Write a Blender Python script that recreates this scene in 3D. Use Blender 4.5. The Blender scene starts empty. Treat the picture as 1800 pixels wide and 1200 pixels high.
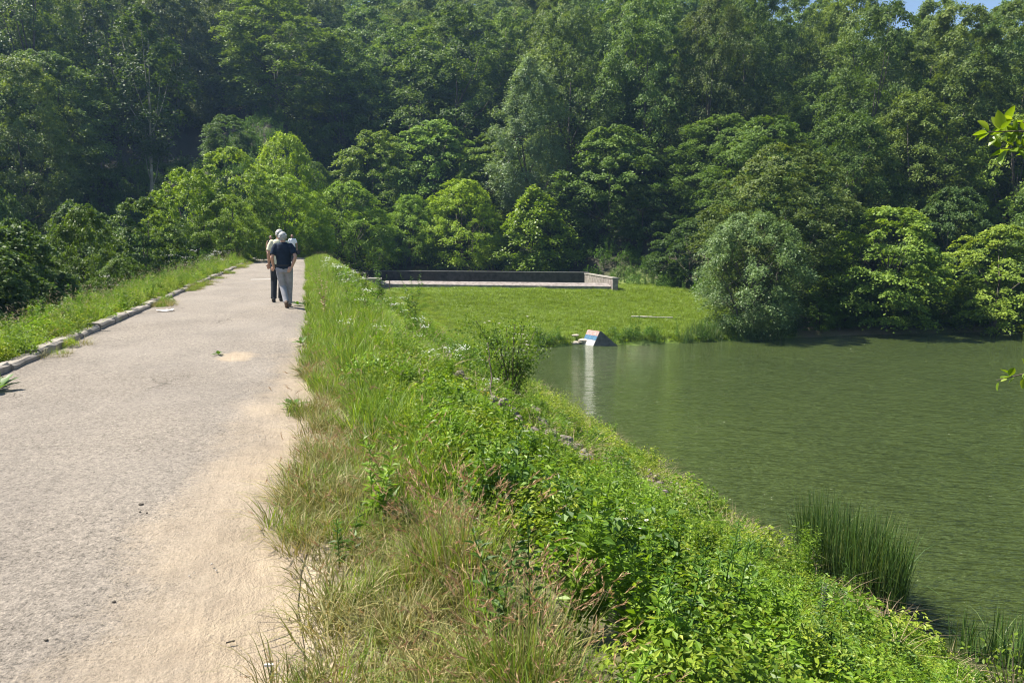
import bpy, math, random
import numpy as np
from mathutils import Vector, Matrix
rng = np.random.default_rng(7)
random.seed(7)
PI = math.pi
# ------------------------------------------------------------------ camera, sky, sun, exposure
CAM_H, FPX, YAW, PIT = 1.62, 1300.0, math.radians(15.3), math.radians(8.15)
scene = bpy.context.scene
COL = scene.collection
cam = bpy.data.cameras.new('camera'); camo = bpy.data.objects.new('camera', cam); COL.objects.link(camo)
camo.location = (0, 0, CAM_H); camo.rotation_euler = (PI/2 - PIT, 0, -YAW)
cam.lens = 26.0; cam.sensor_width = 36.0; cam.clip_start = 0.1; cam.clip_end = 3000
scene.camera = camo
SUN_EL = math.radians(56)
SUNH = np.array([-0.87, 0.493])            # horizontal direction towards the sun
SUN_AZ = math.atan2(SUNH[0], SUNH[1])      # clockwise from +Y
world = bpy.data.worlds.new('World'); scene.world = world; world.use_nodes = True
wn = world.node_tree
bg = wn.nodes['Background']; sky = wn.nodes.new('ShaderNodeTexSky')
sky.sky_type = 'NISHITA'; sky.sun_disc = False; sky.sun_elevation = SUN_EL; sky.sun_rotation = SUN_AZ
sky.air_density = 1.0; sky.dust_density = 0.6; sky.ozone_density = 1.2
wn.links.new(sky.outputs[0], bg.inputs[0]); bg.inputs[1].default_value = 0.07
sun = bpy.data.lights.new('sun', 'SUN'); suno = bpy.data.objects.new('sun', sun); COL.objects.link(suno)
sun.energy = 5.0; sun.angle = math.radians(0.5); sun.color = (1.0, 0.94, 0.84)
sd = Vector((SUNH[0]*math.cos(SUN_EL), SUNH[1]*math.cos(SUN_EL), math.sin(SUN_EL)))
suno.rotation_euler = sd.to_track_quat('Z', 'Y').to_euler(); suno.location = (0, 0, 60)
vs = scene.view_settings
vs.view_transform = 'Standard'; vs.look = 'None'; vs.exposure = 1.28; vs.gamma = 1.0
try: vs.use_curve_mapping = False
except Exception: pass
cy = scene.cycles
cy.filter_width = 1.1; cy.max_bounces = 6; cy.diffuse_bounces = 3; cy.glossy_bounces = 3; cy.transmission_bounces = 3
cy.transparent_max_bounces = 6; cy.volume_bounces = 0; cy.caustics_reflective = False; cy.caustics_refractive = False

# ------------------------------------------------------------------ geometry of the view (to measure places)
FH = np.array([math.sin(YAW), math.cos(YAW)]); RH = np.array([math.cos(YAW), -math.sin(YAW)])
def ray(px, py):
    f = np.array([FH[0]*math.cos(PIT), FH[1]*math.cos(PIT), -math.sin(PIT)])
    r = np.array([RH[0], RH[1], 0.0]); u = np.cross(r, f)
    return f*FPX + r*(px-900) + u*(600-py)
def at(px, py, z=0.0):
    d = ray(px, py); t = (z-CAM_H)/d[2]
    return np.array([d[0]*t, d[1]*t, z])
def at_depth(px, py, D):
    d = ray(px, py); t = D/(d[0]*FH[0]+d[1]*FH[1])
    return np.array([d[0]*t, d[1]*t, CAM_H+d[2]*t])

def sstep(a, b, v):
    t = np.clip((v-a)/(b-a), 0, 1); return t*t*(3-2*t)
_pr = np.random.default_rng(3); _ph = _pr.uniform(0, 6.28, (24,)); _kd = _pr.uniform(0, 6.28, (24,))
def vnoise(x, y, s):           # cheap smooth noise, about -1..1
    x = np.asarray(x, float)/s; y = np.asarray(y, float)/s; o = 0
    for i in range(8):
        k = 1.0+0.55*i
        o = o+np.sin((x*math.cos(_kd[i])+y*math.sin(_kd[i]))*k*2.2+_ph[i]+1.3*np.sin(x*math.sin(_kd[i+8])*1.7+y*math.cos(_kd[i+8])*1.7+_ph[i+8]))/(1+0.35*i)
    return o/3.0
WATER_Z = -5.0
_X = [-300, -120, -60, -30, -12, -4, 5, 16, 27, 34, 46, 70, 140, 180, 300]
_Y0 = [10, 20, 30, 43, 56, 62, 78, 76, 68, 58, 48, 41, 38, 10, -60]
_XS = [29, 34, 60, 140, 180, 300]; _YS = [41.2, 41.6, 39.6, 38, 10, -60]
_YW = [10, 20, 30, 43, 56, 62, 78, 76, 66, 43.5, 43, 41, 39, 12, -58]
_B = [-12, -12, -12, -12, -8, -1.0, -2.6, -2.6, -2.8, -3.2, -4.2, -4.8, -4.8, -4.8, -4.8]
_S = [.50, .50, .50, .50, .50, .50, .49, .49, .48, .48, .47, .44, .38, .36, .36]
def terrain(x, y):
    x = np.asarray(x, float); y = np.asarray(y, float)
    dr = np.maximum(-np.interp(x, [1.15, 4.5, 9.25, 13.5], [0, 2.25, 5.02, 7.6]), -7.6); dl = np.maximum(-(-4.4-x)/1.2, -13)
    d = np.where(x > 1.15, dr, np.where(x < -4.4, dl, 0.0))
    bump = 0.12*vnoise(x, y, 2.2)+0.05*vnoise(x+9, y, 0.7)
    side = sstep(1.2, 2.4, x)+sstep(-4.3, -5.5, x)
    d = d+bump*side
    d = d-14*sstep(59, 82, y)
    y0 = np.interp(x, _X, _Y0); b = np.interp(x, _X, _B); s = np.interp(x, _X, _S)
    yy = y+1.5*vnoise(x, y*0.3, 14)*sstep(30, 36, x)-y0
    cap = np.interp(x, [-60, 30, 60, 90, 120], [95, 95, 70, 38, 27])
    up = s*np.maximum(yy, 0); up = cap*(1-np.exp(-up/cap*1.0))*1.05
    h = b+up+np.where(yy < 0, yy*np.where(x > 30, 0.7, 0.12), 0)+0.5*vnoise(x, y, 11)*sstep(0, 8, yy)
    edge = np.interp(x, _XS, _YS)-.2+0.35*vnoise(x, x*0, 2.0)+1.2*np.exp(-((x-11)/2.5)**2)+1.5*np.exp(-((x-16.2)/1.7)**2)
    L = np.interp(y-edge, [-4, 0, 0.9, 10, 16, 19], [-7.5, -5.05, -4.6, -3.75, -2.95, -2.9])
    L = L+0.07*vnoise(x, y, 3)-6*sstep(5.0, 1.0, x)
    z = np.maximum(np.maximum(d, h), L)
    z = np.where(x < 0, np.maximum(z, -13+0.4*vnoise(x, y, 9)), np.maximum(z, -7.6))
    return z
def tz(x, y): return float(terrain(x, y))

# ------------------------------------------------------------------ materials
class NT:
    def __init__(s, name):
        s.m = bpy.data.materials.new(name); s.m.use_nodes = True; s.t = s.m.node_tree; s.b = s.t.nodes['Principled BSDF']; s.o = s.t.nodes['Material Output']
    def n(s, typ, **k):
        nd = s.t.nodes.new('ShaderNode'+typ)
        for a, v in k.items(): setattr(nd, a, v)
        return nd
    def l(s, a, b): s.t.links.new(a, b)
    def pos(s): return s.n('NewGeometry').outputs['Position']
    def noise(s, scale, detail=4, vec=None, rough=0.55, stretch=None):
        nd = s.n('TexNoise'); nd.inputs['Scale'].default_value = scale; nd.inputs['Detail'].default_value = detail; nd.inputs['Roughness'].default_value = rough
        v = vec if vec is not None else s.pos()
        if stretch is not None:
            if len(stretch) > 3:
                m0 = s.n('Mapping'); m0.inputs['Rotation'].default_value = (0, 0, stretch[3]); s.l(v, m0.inputs['Vector']); v = m0.outputs[0]
            mp = s.n('Mapping'); mp.inputs['Scale'].default_value = stretch[:3]
            s.l(v, mp.inputs['Vector']); v = mp.outputs[0]
        s.l(v, nd.inputs['Vector']); return nd.outputs['Fac']
    def ramp(s, fac, stops):
        r = s.n('ValToRGB'); e = r.color_ramp.elements
        while len(e) < len(stops): e.new(0.5)
        for q, (p, c) in zip(e, stops):
            q.position = p; q.color = (c, c, c, 1) if isinstance(c, (int, float)) else (*c, 1)
        s.l(fac, r.inputs[0]); return r.outputs[0]
    def mix(s, fac, a, b, mode='MIX'):
        m = s.n('Mix', data_type='RGBA', blend_type=mode)
        for i, v in ((0, fac), (6, a), (7, b)):
            if isinstance(v, (int, float)): m.inputs[i].default_value = v if i == 0 else (v, v, v, 1)
            elif isinstance(v, tuple): m.inputs[i].default_value = (*v, 1)
            else: s.l(v, m.inputs[i])
        return m.outputs[2]
    def math(s, op, a, b=0.0, clamp=False):
        m = s.n('Math', operation=op, use_clamp=clamp)
        for i, v in ((0, a), (1, b)):
            if isinstance(v, (int, float)): m.inputs[i].default_value = v
            else: s.l(v, m.inputs[i])
        return m.outputs[0]
    def bump(s, h, strength=0.3, dist=0.02):
        b = s.n('Bump'); b.inputs['Strength'].default_value = strength; b.inputs['Distance'].default_value = dist
        s.l(h, b.inputs['Height']); s.l(b.outputs[0], s.b.inputs['Normal']); return b
    def col(s, c):
        if isinstance(c, tuple): s.b.inputs['Base Color'].default_value = (*c, 1)
        else: s.l(c, s.b.inputs['Base Color'])
    def rough(s, v): s.b.inputs['Roughness'].default_value = v

def leaf_mat(name, c1, c2, c3=None, trans=0.35, rough=0.45, spec=0.5, vary=0.35, objcol=False, tcol=(1.5, 1.45, 0.55)):
    """foliage: per-leaf attribute v, per-object random, translucency"""
    t = NT(name)
    at_ = t.n('Attribute', attribute_name='v'); fac = at_.outputs['Fac']
    stops = [(0.0, c1), (0.75, c2)] + ([(1.0, c3)] if c3 else [])
    c = t.ramp(fac, stops)
    oi = t.n('ObjectInfo')
    r = t.math('MULTIPLY_ADD', oi.outputs['Random'], vary); t.t.nodes[-1].inputs[2].default_value = 1-vary/2
    c = t.mix(1.0, c, r, 'MULTIPLY')
    if objcol: c = t.mix(1.0, c, oi.outputs['Color'], 'MULTIPLY')
    t.col(c); t.rough(rough); t.b.inputs['Specular IOR Level'].default_value = spec
    tr = t.n('BsdfTranslucent'); t.l(t.mix(1.0, c, tcol, 'MULTIPLY'), tr.inputs['Color'])
    ms = t.n('MixShader'); ms.inputs[0].default_value = trans
    t.l(t.b.outputs[0], ms.inputs[1]); t.l(tr.outputs[0], ms.inputs[2]); t.l(ms.outputs[0], t.o.inputs['Surface'])
    return t.m
def plain(name, c, rough=0.7, var=0.25, scale=8, bump=0.0, spec=0.4, c2=None):
    t = NT(name)
    n = t.noise(scale, 5, vec=t.n('TexCoord').outputs['Object'])
    lo = tuple(v*(1-var) for v in c); hi = c2 if c2 else tuple(min(1, v*(1+var)) for v in c)
    t.col(t.ramp(n, [(0.3, lo), (0.7, hi)])); t.rough(rough); t.b.inputs['Specular IOR Level'].default_value = spec
    if bump: t.bump(t.noise(scale*4, 5, vec=t.n('TexCoord').outputs['Object']), bump, 0.01)
    return t.m

M = {}
M['tree'] = leaf_mat('tree_leaf', (.040, .074, .015), (.112, .172, .034), (.195, .245, .058), trans=0.32, rough=0.55, spec=0.25, objcol=True, vary=0.3)
M['hazel'] = leaf_mat('hazel_leaf', (.065, .115, .010), (.135, .205, .016), (.22, .29, .030), trans=0.34, rough=0.5, spec=.25, vary=.15, objcol=True)
M['silver'] = leaf_mat('silver_leaf', (.055, .085, .040), (.105, .15, .075), (.16, .21, .12), trans=0.3, rough=0.5, objcol=True)
M['bark'] = plain('bark', (.10, .085, .065), 0.9, .45, 3, .5)
M['pale_bark'] = plain('pale_bark', (.30, .27, .21), 0.85, .4, 3, .3)
M['weed'] = leaf_mat('weed_leaf', (.085, .165, .012), (.165, .275, .022), (.26, .36, .045), trans=0.38, rough=0.45, spec=0.3, vary=0.5)
M['yellow_weed'] = leaf_mat('light_weed_leaf', (.13, .19, .016), (.24, .32, .030), (.34, .38, .055), trans=0.36, rough=0.5, spec=.3, vary=0.45)
M['dark_weed'] = leaf_mat('dark_weed_leaf', (.045, .10, .013), (.09, .18, .022), (.14, .24, .04), trans=0.35, rough=0.45, spec=0.3, vary=0.4)
M['grass'] = leaf_mat('grass_blade', (.09, .16, .014), (.165, .265, .026), (.30, .34, .075), trans=0.38, rough=0.5, spec=.3, vary=0.5)
M['lawn'] = leaf_mat('lawn_blade', (.12, .19, .012), (.195, .285, .020), (.28, .33, .05), trans=0.35, rough=0.5, vary=0.4)
M['dry'] = leaf_mat('dry_blade', (.12, .15, .03), (.28, .245, .075), (.46, .37, .18), trans=0.3, rough=0.6, vary=0.4, tcol=(1.1, 1.0, .7))
M['head'] = leaf_mat('grass_head', (.24, .13, .07), (.38, .24, .12), (.52, .40, .22), trans=0.3, rough=0.7, vary=0.4, tcol=(1.1, 1.0, .8))
M['reed'] = leaf_mat('reed_blade', (.038, .085, .018), (.085, .155, .034), (.22, .26, .09), trans=0.25, rough=0.4, vary=0.3)
M['straw'] = leaf_mat('straw', (.26, .18, .10), (.40, .30, .18), (.52, .42, .28), trans=0.15, rough=0.7, vary=0.4, tcol=(1, 1, .8))
M['white'] = leaf_mat('white_petal', (.62, .62, .55), (.78, .78, .72), trans=0.3, rough=0.6, vary=0.1, tcol=(1, 1, .9))
M['yellow'] = leaf_mat('stonecrop', (.36, .30, .02), (.50, .40, .03), (.42, .22, .04), trans=0.15, rough=0.6, vary=0.3)
M['twig'] = plain('twig', (.11, .085, .065), 0.85, .4, 9, .2)
M['bright'] = leaf_mat('bright_leaf', (.10, .17, .012), (.19, .28, .018), (.30, .36, .03), trans=0.45, rough=0.42, vary=0.2)

# terrain: soil, forest floor, lawn, bank
t = NT('ground_soil')
n1 = t.noise(0.35, 6); n2 = t.noise(6, 6); n3 = t.noise(40, 4)
green = t.ramp(n2, [(0.3, (.035, .055, .012)), (0.7, (.085, .12, .025))])
soil = t.ramp(n3, [(0.3, (.10, .075, .045)), (0.7, (.26, .20, .13))])
c = t.mix(t.ramp(n1, [(0.42, 0.15), (0.62, 0.75)]), green, soil)
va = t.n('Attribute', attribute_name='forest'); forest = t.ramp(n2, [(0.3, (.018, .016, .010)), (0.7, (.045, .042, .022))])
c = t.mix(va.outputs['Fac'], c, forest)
vl = t.n('Attribute', attribute_name='lawn'); lawn = t.ramp(t.noise(1.1, 6), [(0.3, (.075, .13, .012)), (0.5, (.11, .17, .016)), (0.75, (.17, .20, .035))])
c = t.mix(vl.outputs['Fac'], c, lawn)
vd = t.n('Attribute', attribute_name='dirt'); c = t.mix(vd.outputs['Fac'], c, t.ramp(n3, [(0.3, (.27, .215, .15)), (0.6, (.43, .35, .25))]))
t.col(c); t.rough(0.95); t.bump(n2, 0.5, 0.05); M['ground'] = t.m

# road: worn asphalt with sand drifted over the right side
t = NT('worn_asphalt')
p = t.pos(); sep = t.n('SeparateXYZ'); t.l(p, sep.inputs[0])
big = t.noise(0.5, 5); mid = t.noise(5, 6); fine = t.noise(70, 4, rough=0.7); grit = t.noise(160, 3, rough=0.7)
f2 = t.noise(28, 5, rough=.75)
asp = t.ramp(t.math('ADD', t.math('MULTIPLY', fine, .5), t.math('MULTIPLY', f2, .5)), [(0.38, (.045, .04, .034)), (0.45, (.17, .149, .124)), (0.55, (.29, .254, .212)), (.65, (.43, .376, .312))])
asp = t.mix(t.ramp(big, [(0.3, 0.0), (0.75, 0.5)]), asp, (.29, .262, .23))
trk = t.noise(4, 6, stretch=(1.3, .22, 1, math.radians(-3)), rough=.6)
sand = t.ramp(mid, [(0.25, (.37, .295, .21)), (0.55, (.47, .38, .27)), (0.8, (.54, .44, .31))])
sand = t.mix(0.10, sand, t.ramp(trk, [(0.38, .45), (.58, 1.0)]), 'MULTIPLY'); sand = t.mix(0.30, sand, t.ramp(grit, [(0.35, 0.2), (0.6, 0.9)]), 'MULTIPLY')
# edge of the sand: x > e(y), wandering
ey = t.math('MULTIPLY', t.math('SUBTRACT', sep.outputs['Y'], 5.0), 0.09); ey = t.math('MAXIMUM', ey, -0.12)
sx = t.math('ADD', sep.outputs['X'], 0.95); sx = t.math('SUBTRACT', sx, ey)
sx = t.math('ADD', sx, t.math('MULTIPLY', t.math('SUBTRACT', t.noise(1.3, 6), 0.5), 1.1))
sx = t.math('ADD', sx, t.math('MULTIPLY', t.math('SUBTRACT', fine, 0.5), 0.7))
mask = t.ramp(sx, [(0.0, 0.0), (0.25, 0.45), (0.8, 0.9)])
# a small sand patch further on
vd_ = t.n('VectorMath', operation='DISTANCE'); mpp = t.n('Mapping'); mpp.inputs['Scale'].default_value = (1.5, 0.8, 1)
t.l(p, mpp.inputs[0]); t.l(mpp.outputs[0], vd_.inputs[0]); vd_.inputs[1].default_value = (-0.98*1.5, 10.45*0.8, 0)
pd = t.math('ADD', vd_.outputs['Value'], t.math('MULTIPLY', t.math('SUBTRACT', mid, 0.5), 0.55))
patch = t.ramp(pd, [(0.22, 0.8), (0.42, 0.0)])
mask = t.math('MAXIMUM', mask, patch)
col = t.mix(mask, asp, sand)
# dark specks: pits and crumbs
vo = t.n('TexVoronoi'); vo.inputs['Scale'].default_value = 9; t.l(p, vo.inputs['Vector'])
sp = t.math('LESS_THAN', vo.outputs['Distance'], t.math('MULTIPLY', t.math('SUBTRACT', t.noise(3, 2), 0.42), 0.22))
col = t.mix(t.math('MULTIPLY', sp, 0.75), col, (.06, .05, .04))
ve = t.n('TexVoronoi', feature='DISTANCE_TO_EDGE'); ve.inputs['Scale'].default_value = .9
wrp = t.n('Mix', data_type='RGBA', blend_type='ADD'); wrp.inputs[0].default_value = .35; nz = t.n('TexNoise'); nz.inputs['Scale'].default_value = 2.5; nz.inputs['Detail'].default_value = 6; t.l(p, nz.inputs['Vector'])
t.l(p, wrp.inputs[6]); t.l(nz.outputs['Color'], wrp.inputs[7]); t.l(wrp.outputs[2], ve.inputs['Vector'])
crk = t.math('MULTIPLY', t.math('LESS_THAN', ve.outputs['Distance'], .006), t.ramp(t.noise(.45, 3), [(.5, 0), (.6, 1)]))
crk = t.math('MULTIPLY', crk, t.math('SUBTRACT', 1, mask)); col = t.mix(t.math('MULTIPLY', crk, .6), col, (.07, .06, .05))
stn = t.noise(1.1, 5, stretch=(1, .5, 1)); col = t.mix(1.0, col, t.ramp(stn, [(.3, (.80, .79, .78)), (.6, (1, .985, .96))]), 'MULTIPLY')
t.col(col); t.rough(0.93); t.b.inputs['Specular IOR Level'].default_value = 0.2
hgt = t.math('ADD', t.math('MULTIPLY', fine, 0.45), t.math('MULTIPLY', t.math('MULTIPLY', t.math('SUBTRACT', trk, 0.5), mask), 2.2))
hgt = t.math('ADD', hgt, t.math('MULTIPLY', mid, 0.9))
hgt = t.math('ADD', hgt, t.math('MULTIPLY', f2, .8)); t.bump(hgt, 0.9, 0.025); M['road'] = t.m

t = NT('concrete')
oc = t.n('TexCoord').outputs['Object']
n1 = t.noise(2.5, 6, vec=oc); n2 = t.noise(30, 5, vec=oc)
c = t.ramp(n1, [(0.3, (.20, .18, .15)), (0.6, (.36, .33, .29))]); c = t.mix(0.5, c, t.ramp(n2, [(0.3, 0.5), (0.65, 1.0)]), 'MULTIPLY')
t.col(c); t.rough(0.9); t.bump(n2, 0.5, 0.01); M['concrete'] = t.m
t = NT('kerb_concrete')
n1 = t.noise(3.5, 6); n2 = t.noise(60, 5)
c = t.ramp(n1, [(0.3, (.20, .175, .145)), (0.65, (.38, .335, .28))]); c = t.mix(0.4, c, t.ramp(n2, [(0.3, 0.5), (0.65, 1.0)]), 'MULTIPLY')
t.col(c); t.rough(0.9); t.bump(n2, 0.5, 0.008); M['kerb'] = t.m
t = NT('masonry')
oc = t.n('TexCoord').outputs['Object']
n1 = t.noise(3.5, 6, vec=oc); n2 = t.noise(22, 5, vec=oc)
c = t.ramp(n1, [(0.3, (.16, .13, .115)), (0.55, (.27, .235, .215)), (0.72, (.38, .33, .30))]); c = t.mix(0.5, c, t.ramp(n2, [(0.3, 0.45), (0.65, 1.0)]), 'MULTIPLY')
t.col(c); t.rough(0.92); t.bump(n2, 0.5, 0.02); M['masonry'] = t.m
M['shade_masonry'] = plain('masonry_painted_shade', (.055, .046, .044), .95, .45, 2.5, .5)  # darker masonry: the shade on the spillway back wall is put into its colour

# water
t = NT('pond_water')
c = t.ramp(t.noise(0.12, 3), [(0.35, (.050, .070, .018)), (0.7, (.060, .083, .021))])
t.col(c); t.rough(0.06); t.b.inputs['IOR'].default_value = 1.42
r1 = t.noise(7.5, 2, stretch=(.13, 1.0, 1, math.radians(24)), rough=0.5)
r2 = t.noise(1.3, 3, stretch=(.30, 1.0, 1, math.radians(30)))
r3 = t.noise(13, 2, stretch=(.35, 1.0, 1, math.radians(18)))
h = t.math('ADD', t.math('MULTIPLY', r1, 0.55), t.math('ADD', t.math('MULTIPLY', r2, 0.40), t.math('MULTIPLY', r3, 0.20)))
t.bump(h, 1.0, 0.66); M['water'] = t.m

# ------------------------------------------------------------------ mesh helpers
def mesh_np(name, V, F, mats, mi=None, v=None, smooth=False):
    """V (n,3); F (m,k) array, or list of arrays with different k"""
    Fs = F if isinstance(F, list) else [F]
    Fs = [np.asarray(f, np.int32) for f in Fs if len(f)]
    me = bpy.data.meshes.new(name)
    V = np.asarray(V, np.float32)
    me.vertices.add(len(V)); me.vertices.foreach_set('co', V.ravel())
    tot = np.concatenate([np.full(len(f), f.shape[1], np.int32) for f in Fs]); idx = np.concatenate([f.ravel() for f in Fs])
    me.loops.add(len(idx)); me.loops.foreach_set('vertex_index', idx)
    me.polygons.add(len(tot)); st = np.concatenate([[0], np.cumsum(tot)[:-1]]).astype(np.int32)
    me.polygons.foreach_set('loop_start', st)
    try: me.polygons.foreach_set('loop_total', tot)
    except Exception: pass
    for m in (mats if isinstance(mats, (list, tuple)) else [mats]): me.materials.append(m)
    if mi is not None: me.polygons.foreach_set('material_index', np.asarray(mi, np.int32))
    if v is not None:
        a = me.attributes.new('v', 'FLOAT', 'FACE'); a.data.foreach_set('value', np.asarray(v, np.float32))
    me.polygons.foreach_set('use_smooth', np.full(len(tot), smooth))
    me.update(calc_edges=True)
    return me
def norm(a): return a/np.maximum(np.linalg.norm(a, axis=-1, keepdims=True), 1e-9)
class Acc:
    """collects geometry from numpy pieces into one mesh"""
    def __init__(s): s.V = []; s.F = {}; s.n = 0
    def add(s, V, F, mi=0, v=0.5):
        F = np.asarray(F)
        s.F.setdefault(F.shape[1], []).append((F+s.n, np.full(len(F), mi), np.full(len(F), v) if np.isscalar(v) else np.asarray(v)))
        s.V.append(np.asarray(V, float)); s.n += len(V)
    def mesh(s, name, mats, smooth=False):
        Fs = []; mi = []; vv = []
        for k, L in s.F.items():
            Fs.append(np.concatenate([a[0] for a in L])); mi.append(np.concatenate([a[1] for a in L])); vv.append(np.concatenate([a[2] for a in L]))
        return mesh_np(name, np.concatenate(s.V), Fs, mats, np.concatenate(mi), np.concatenate(vv), smooth)
    def leaves(s, P, T, N, L, W, mi=0, v=None, fold=0.0, r=rng):
        """n leaves: base P, direction T, normal N, length L, width W; folded kite of two or four faces"""
        n = len(P); T = norm(T); B = norm(np.cross(T, N)); N = norm(np.cross(B, T))
        L = np.broadcast_to(L, (n,))[:, None]; W = np.broadcast_to(W, (n,))[:, None]
        if v is None: v = r.random(n)
        if fold == 0:
            V = np.stack([P, P+T*L*.45+B*W*.5, P+T*L, P+T*L*.45-B*W*.5], 1).reshape(-1, 3)
            F = np.arange(n*4).reshape(n, 4); s.add(V, F, mi, v)
        else:
            up = N*W*fold
            V = np.stack([P, P+T*L*.4+B*W*.5+up, P+T*L-up*.6, P+T*L*.4-B*W*.5+up, P+T*L*.5-up*.3], 1).reshape(-1, 3)
            b = (np.arange(n)*5)[:, None]
            F = np.concatenate([b+np.array([[0, 1, 4]]), b+np.array([[1, 2, 4]]), b+np.array([[0, 4, 3]]), b+np.array([[4, 2, 3]])])
            s.add(V, F, mi, np.tile(v, 4))
    def blades(s, P, D, L, W, droop=0.5, seg=3, mi=0, v=None, r=rng):
        """n blades of grass from P, heading D, curving over"""
        n = len(P); D = norm(D); L = np.broadcast_to(L, (n,)); W = np.broadcast_to(W, (n,)); droop = np.broadcast_to(droop, (n,))
        ang = r.uniform(0, 2*PI, n); H = np.stack([np.cos(ang), np.sin(ang), ang*0], 1)
        H0 = D*np.array([1, 1, 0]); H = norm(H*0.5+H0*2)
        B = norm(np.cross(D, H+np.array([0, 0, .01]))+1e-4)
        rings = []
        for k in range(seg+1):
            q = k/seg
            c = P+D*(L*q)[:, None]+H*(L*droop*q*q*.8)[:, None]-np.array([0, 0, 1])*(L*droop*q*q*q*.5)[:, None]
            w = (W*(1-q)**.6*.5)[:, None] if k < seg else 0
            if k < seg: rings += [c-B*w, c+B*w]
            else: rings += [c]
        V = np.stack(rings, 1).reshape(-1, 3); m = 2*seg+1; b = (np.arange(n)*m)[:, None]
        if v is None: v = r.random(n)
        for k in range(seg-1):
            F = b+np.array([[2*k, 2*k+1, 2*k+3, 2*k+2]]); s.F.setdefault(4, []).append((F+s.n, np.full(n, mi), v))
        F = b+np.array([[2*seg-2, 2*seg-1, 2*seg]]); s.F.setdefault(3, []).append((F+s.n, np.full(n, mi), v))
        s.V.append(V); s.n += len(V)
        return P+D*L[:, None]+H*(L*droop*.8)[:, None]-np.array([0, 0, 1])*(L*droop*.5)[:, None]
    def tube(s, pts, rad, k=6, mi=0, v=0.5, cap=True):
        pts = np.asarray(pts, float); rad = np.broadcast_to(rad, (len(pts),)); V = []
        for i in range(len(pts)):
            t_ = pts[min(i+1, len(pts)-1)]-pts[max(i-1, 0)]; t_ = t_/max(np.linalg.norm(t_), 1e-9)
            a = np.cross(t_, [0.31, 0.95, 0.05]); 
            if np.linalg.norm(a) < 1e-3: a = np.cross(t_, [1, 0, 0])
            a = a/np.linalg.norm(a); b = np.cross(t_, a)
            for j in range(k):
                q = 2*PI*j/k; V.append(pts[i]+(a*math.cos(q)+b*math.sin(q))*rad[i])
        F = [[i*k+j, i*k+(j+1) % k, (i+1)*k+(j+1) % k, (i+1)*k+j] for i in range(len(pts)-1) for j in range(k)]
        s.add(V, F, mi, v)
        if cap:
            n0 = s.n-len(V); V2 = [pts[-1], pts[0]]; base = s.n; s.V.append(np.array(V2)); s.n += 2; e = (len(pts)-1)*k
            F = [[n0+e+j, n0+e+(j+1) % k, base] for j in range(k)]+[[n0+(j+1) % k, n0+j, base+1] for j in range(k)]
            s.F.setdefault(3, []).append((np.array(F), np.full(2*k, mi), np.full(2*k, v)))
    def blob(s, c, r3, mi=0, v=0.5, seed=0, rough=0.0, nu=10, nv=7):
        rr = np.random.default_rng(seed); V = []; ph = rr.uniform(0, 6.28, 6)
        for i in range(nv+1):
            th = PI*i/nv
            for j in range(nu):
                q = 2*PI*j/nu; d = np.array([math.sin(th)*math.cos(q), math.sin(th)*math.sin(q), math.cos(th)])
                w = 1+rough*(math.sin(3*d[0]+ph[0])+math.sin(4*d[1]+ph[1])+math.sin(5*d[2]+ph[2])+.7*math.sin(9*d[0]+6*d[1]+ph[3]))/2
                V.append(np.asarray(c)+d*np.asarray(r3)*w)
        F = [[i*nu+j, (i+1)*nu+j, (i+1)*nu+(j+1) % nu, i*nu+(j+1) % nu] for i in range(nv) for j in range(nu)]
        s.add(V, F, mi, v)
    def box(s, c, d, mi=0, R=None, v=0.5, jit=0):
        V = np.array([[x, y, z] for x in (-1, 1) for y in (-1, 1) for z in (-1, 1)], float)*np.asarray(d)/2
        if jit: V = V+rng.uniform(-jit, jit, V.shape)
        if R is not None: V = V@np.asarray(R).T
        s.add(V+np.asarray(c), [[0, 1, 3, 2], [4, 6, 7, 5], [0, 4, 5, 1], [2, 3, 7, 6], [0, 2, 6, 4], [1, 5, 7, 3]], mi, v)

def link(name, me, parent=None, loc=None, rot=None, scale=None):
    o = bpy.data.objects.new(name, me); COL.objects.link(o)
    if parent is not None: o.parent = parent
    if loc is not None: o.location = [float(q) for q in loc]
    if rot is not None: o.rotation_euler = rot
    if scale is not None: o.scale = scale
    return o
def tag(o, label=None, cat=None, group=None, kind=None):
    if label: o['label'] = label
    if cat: o['category'] = cat
    if group: o['group'] = group
    if kind: o['kind'] = kind
    return o
def thing(name, label, cat, loc=(0, 0, 0), rz=0, group=None):
    o = link(name, None, loc=loc, rot=(0, 0, rz)); return tag(o, label, cat, group)

# ------------------------------------------------------------------ ground, road, water
def axis(knots):
    out = []
    for (a, b, st) in knots: out += list(np.arange(a, b, st))
    return np.array(out+[knots[-1][1]])
xs = axis([(-600, -150, 50), (-150, -30, 6), (-30, -6, 1.2), (-6, -4, .25), (-4, 0.2, .35), (.2, 12, .2), (12, 35, .7), (35, 160, 4), (160, 700, 60)])
ys = axis([(-500, -60, 40), (-60, -4, 4), (-4, 22, .22), (22, 40, .6), (40, 46, .3), (46, 75, .8), (75, 190, 4), (190, 900, 60)])
XX, YY = np.meshgrid(xs, ys); ZZ = terrain(XX, YY)
on_road = (XX > -3.9) & (XX < 0.25) & (YY < 57)
ZZ = np.where(on_road, -0.03, ZZ)
nx, ny = len(xs), len(ys); V = np.stack([XX, YY, ZZ], -1).reshape(-1, 3)
ii = np.arange(nx*ny).reshape(ny, nx)
F = np.stack([ii[:-1, :-1], ii[:-1, 1:], ii[1:, 1:], ii[1:, :-1]], -1).reshape(-1, 4)
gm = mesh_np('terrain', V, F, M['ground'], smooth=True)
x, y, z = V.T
y0 = np.interp(x, _X, _Y0)
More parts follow.
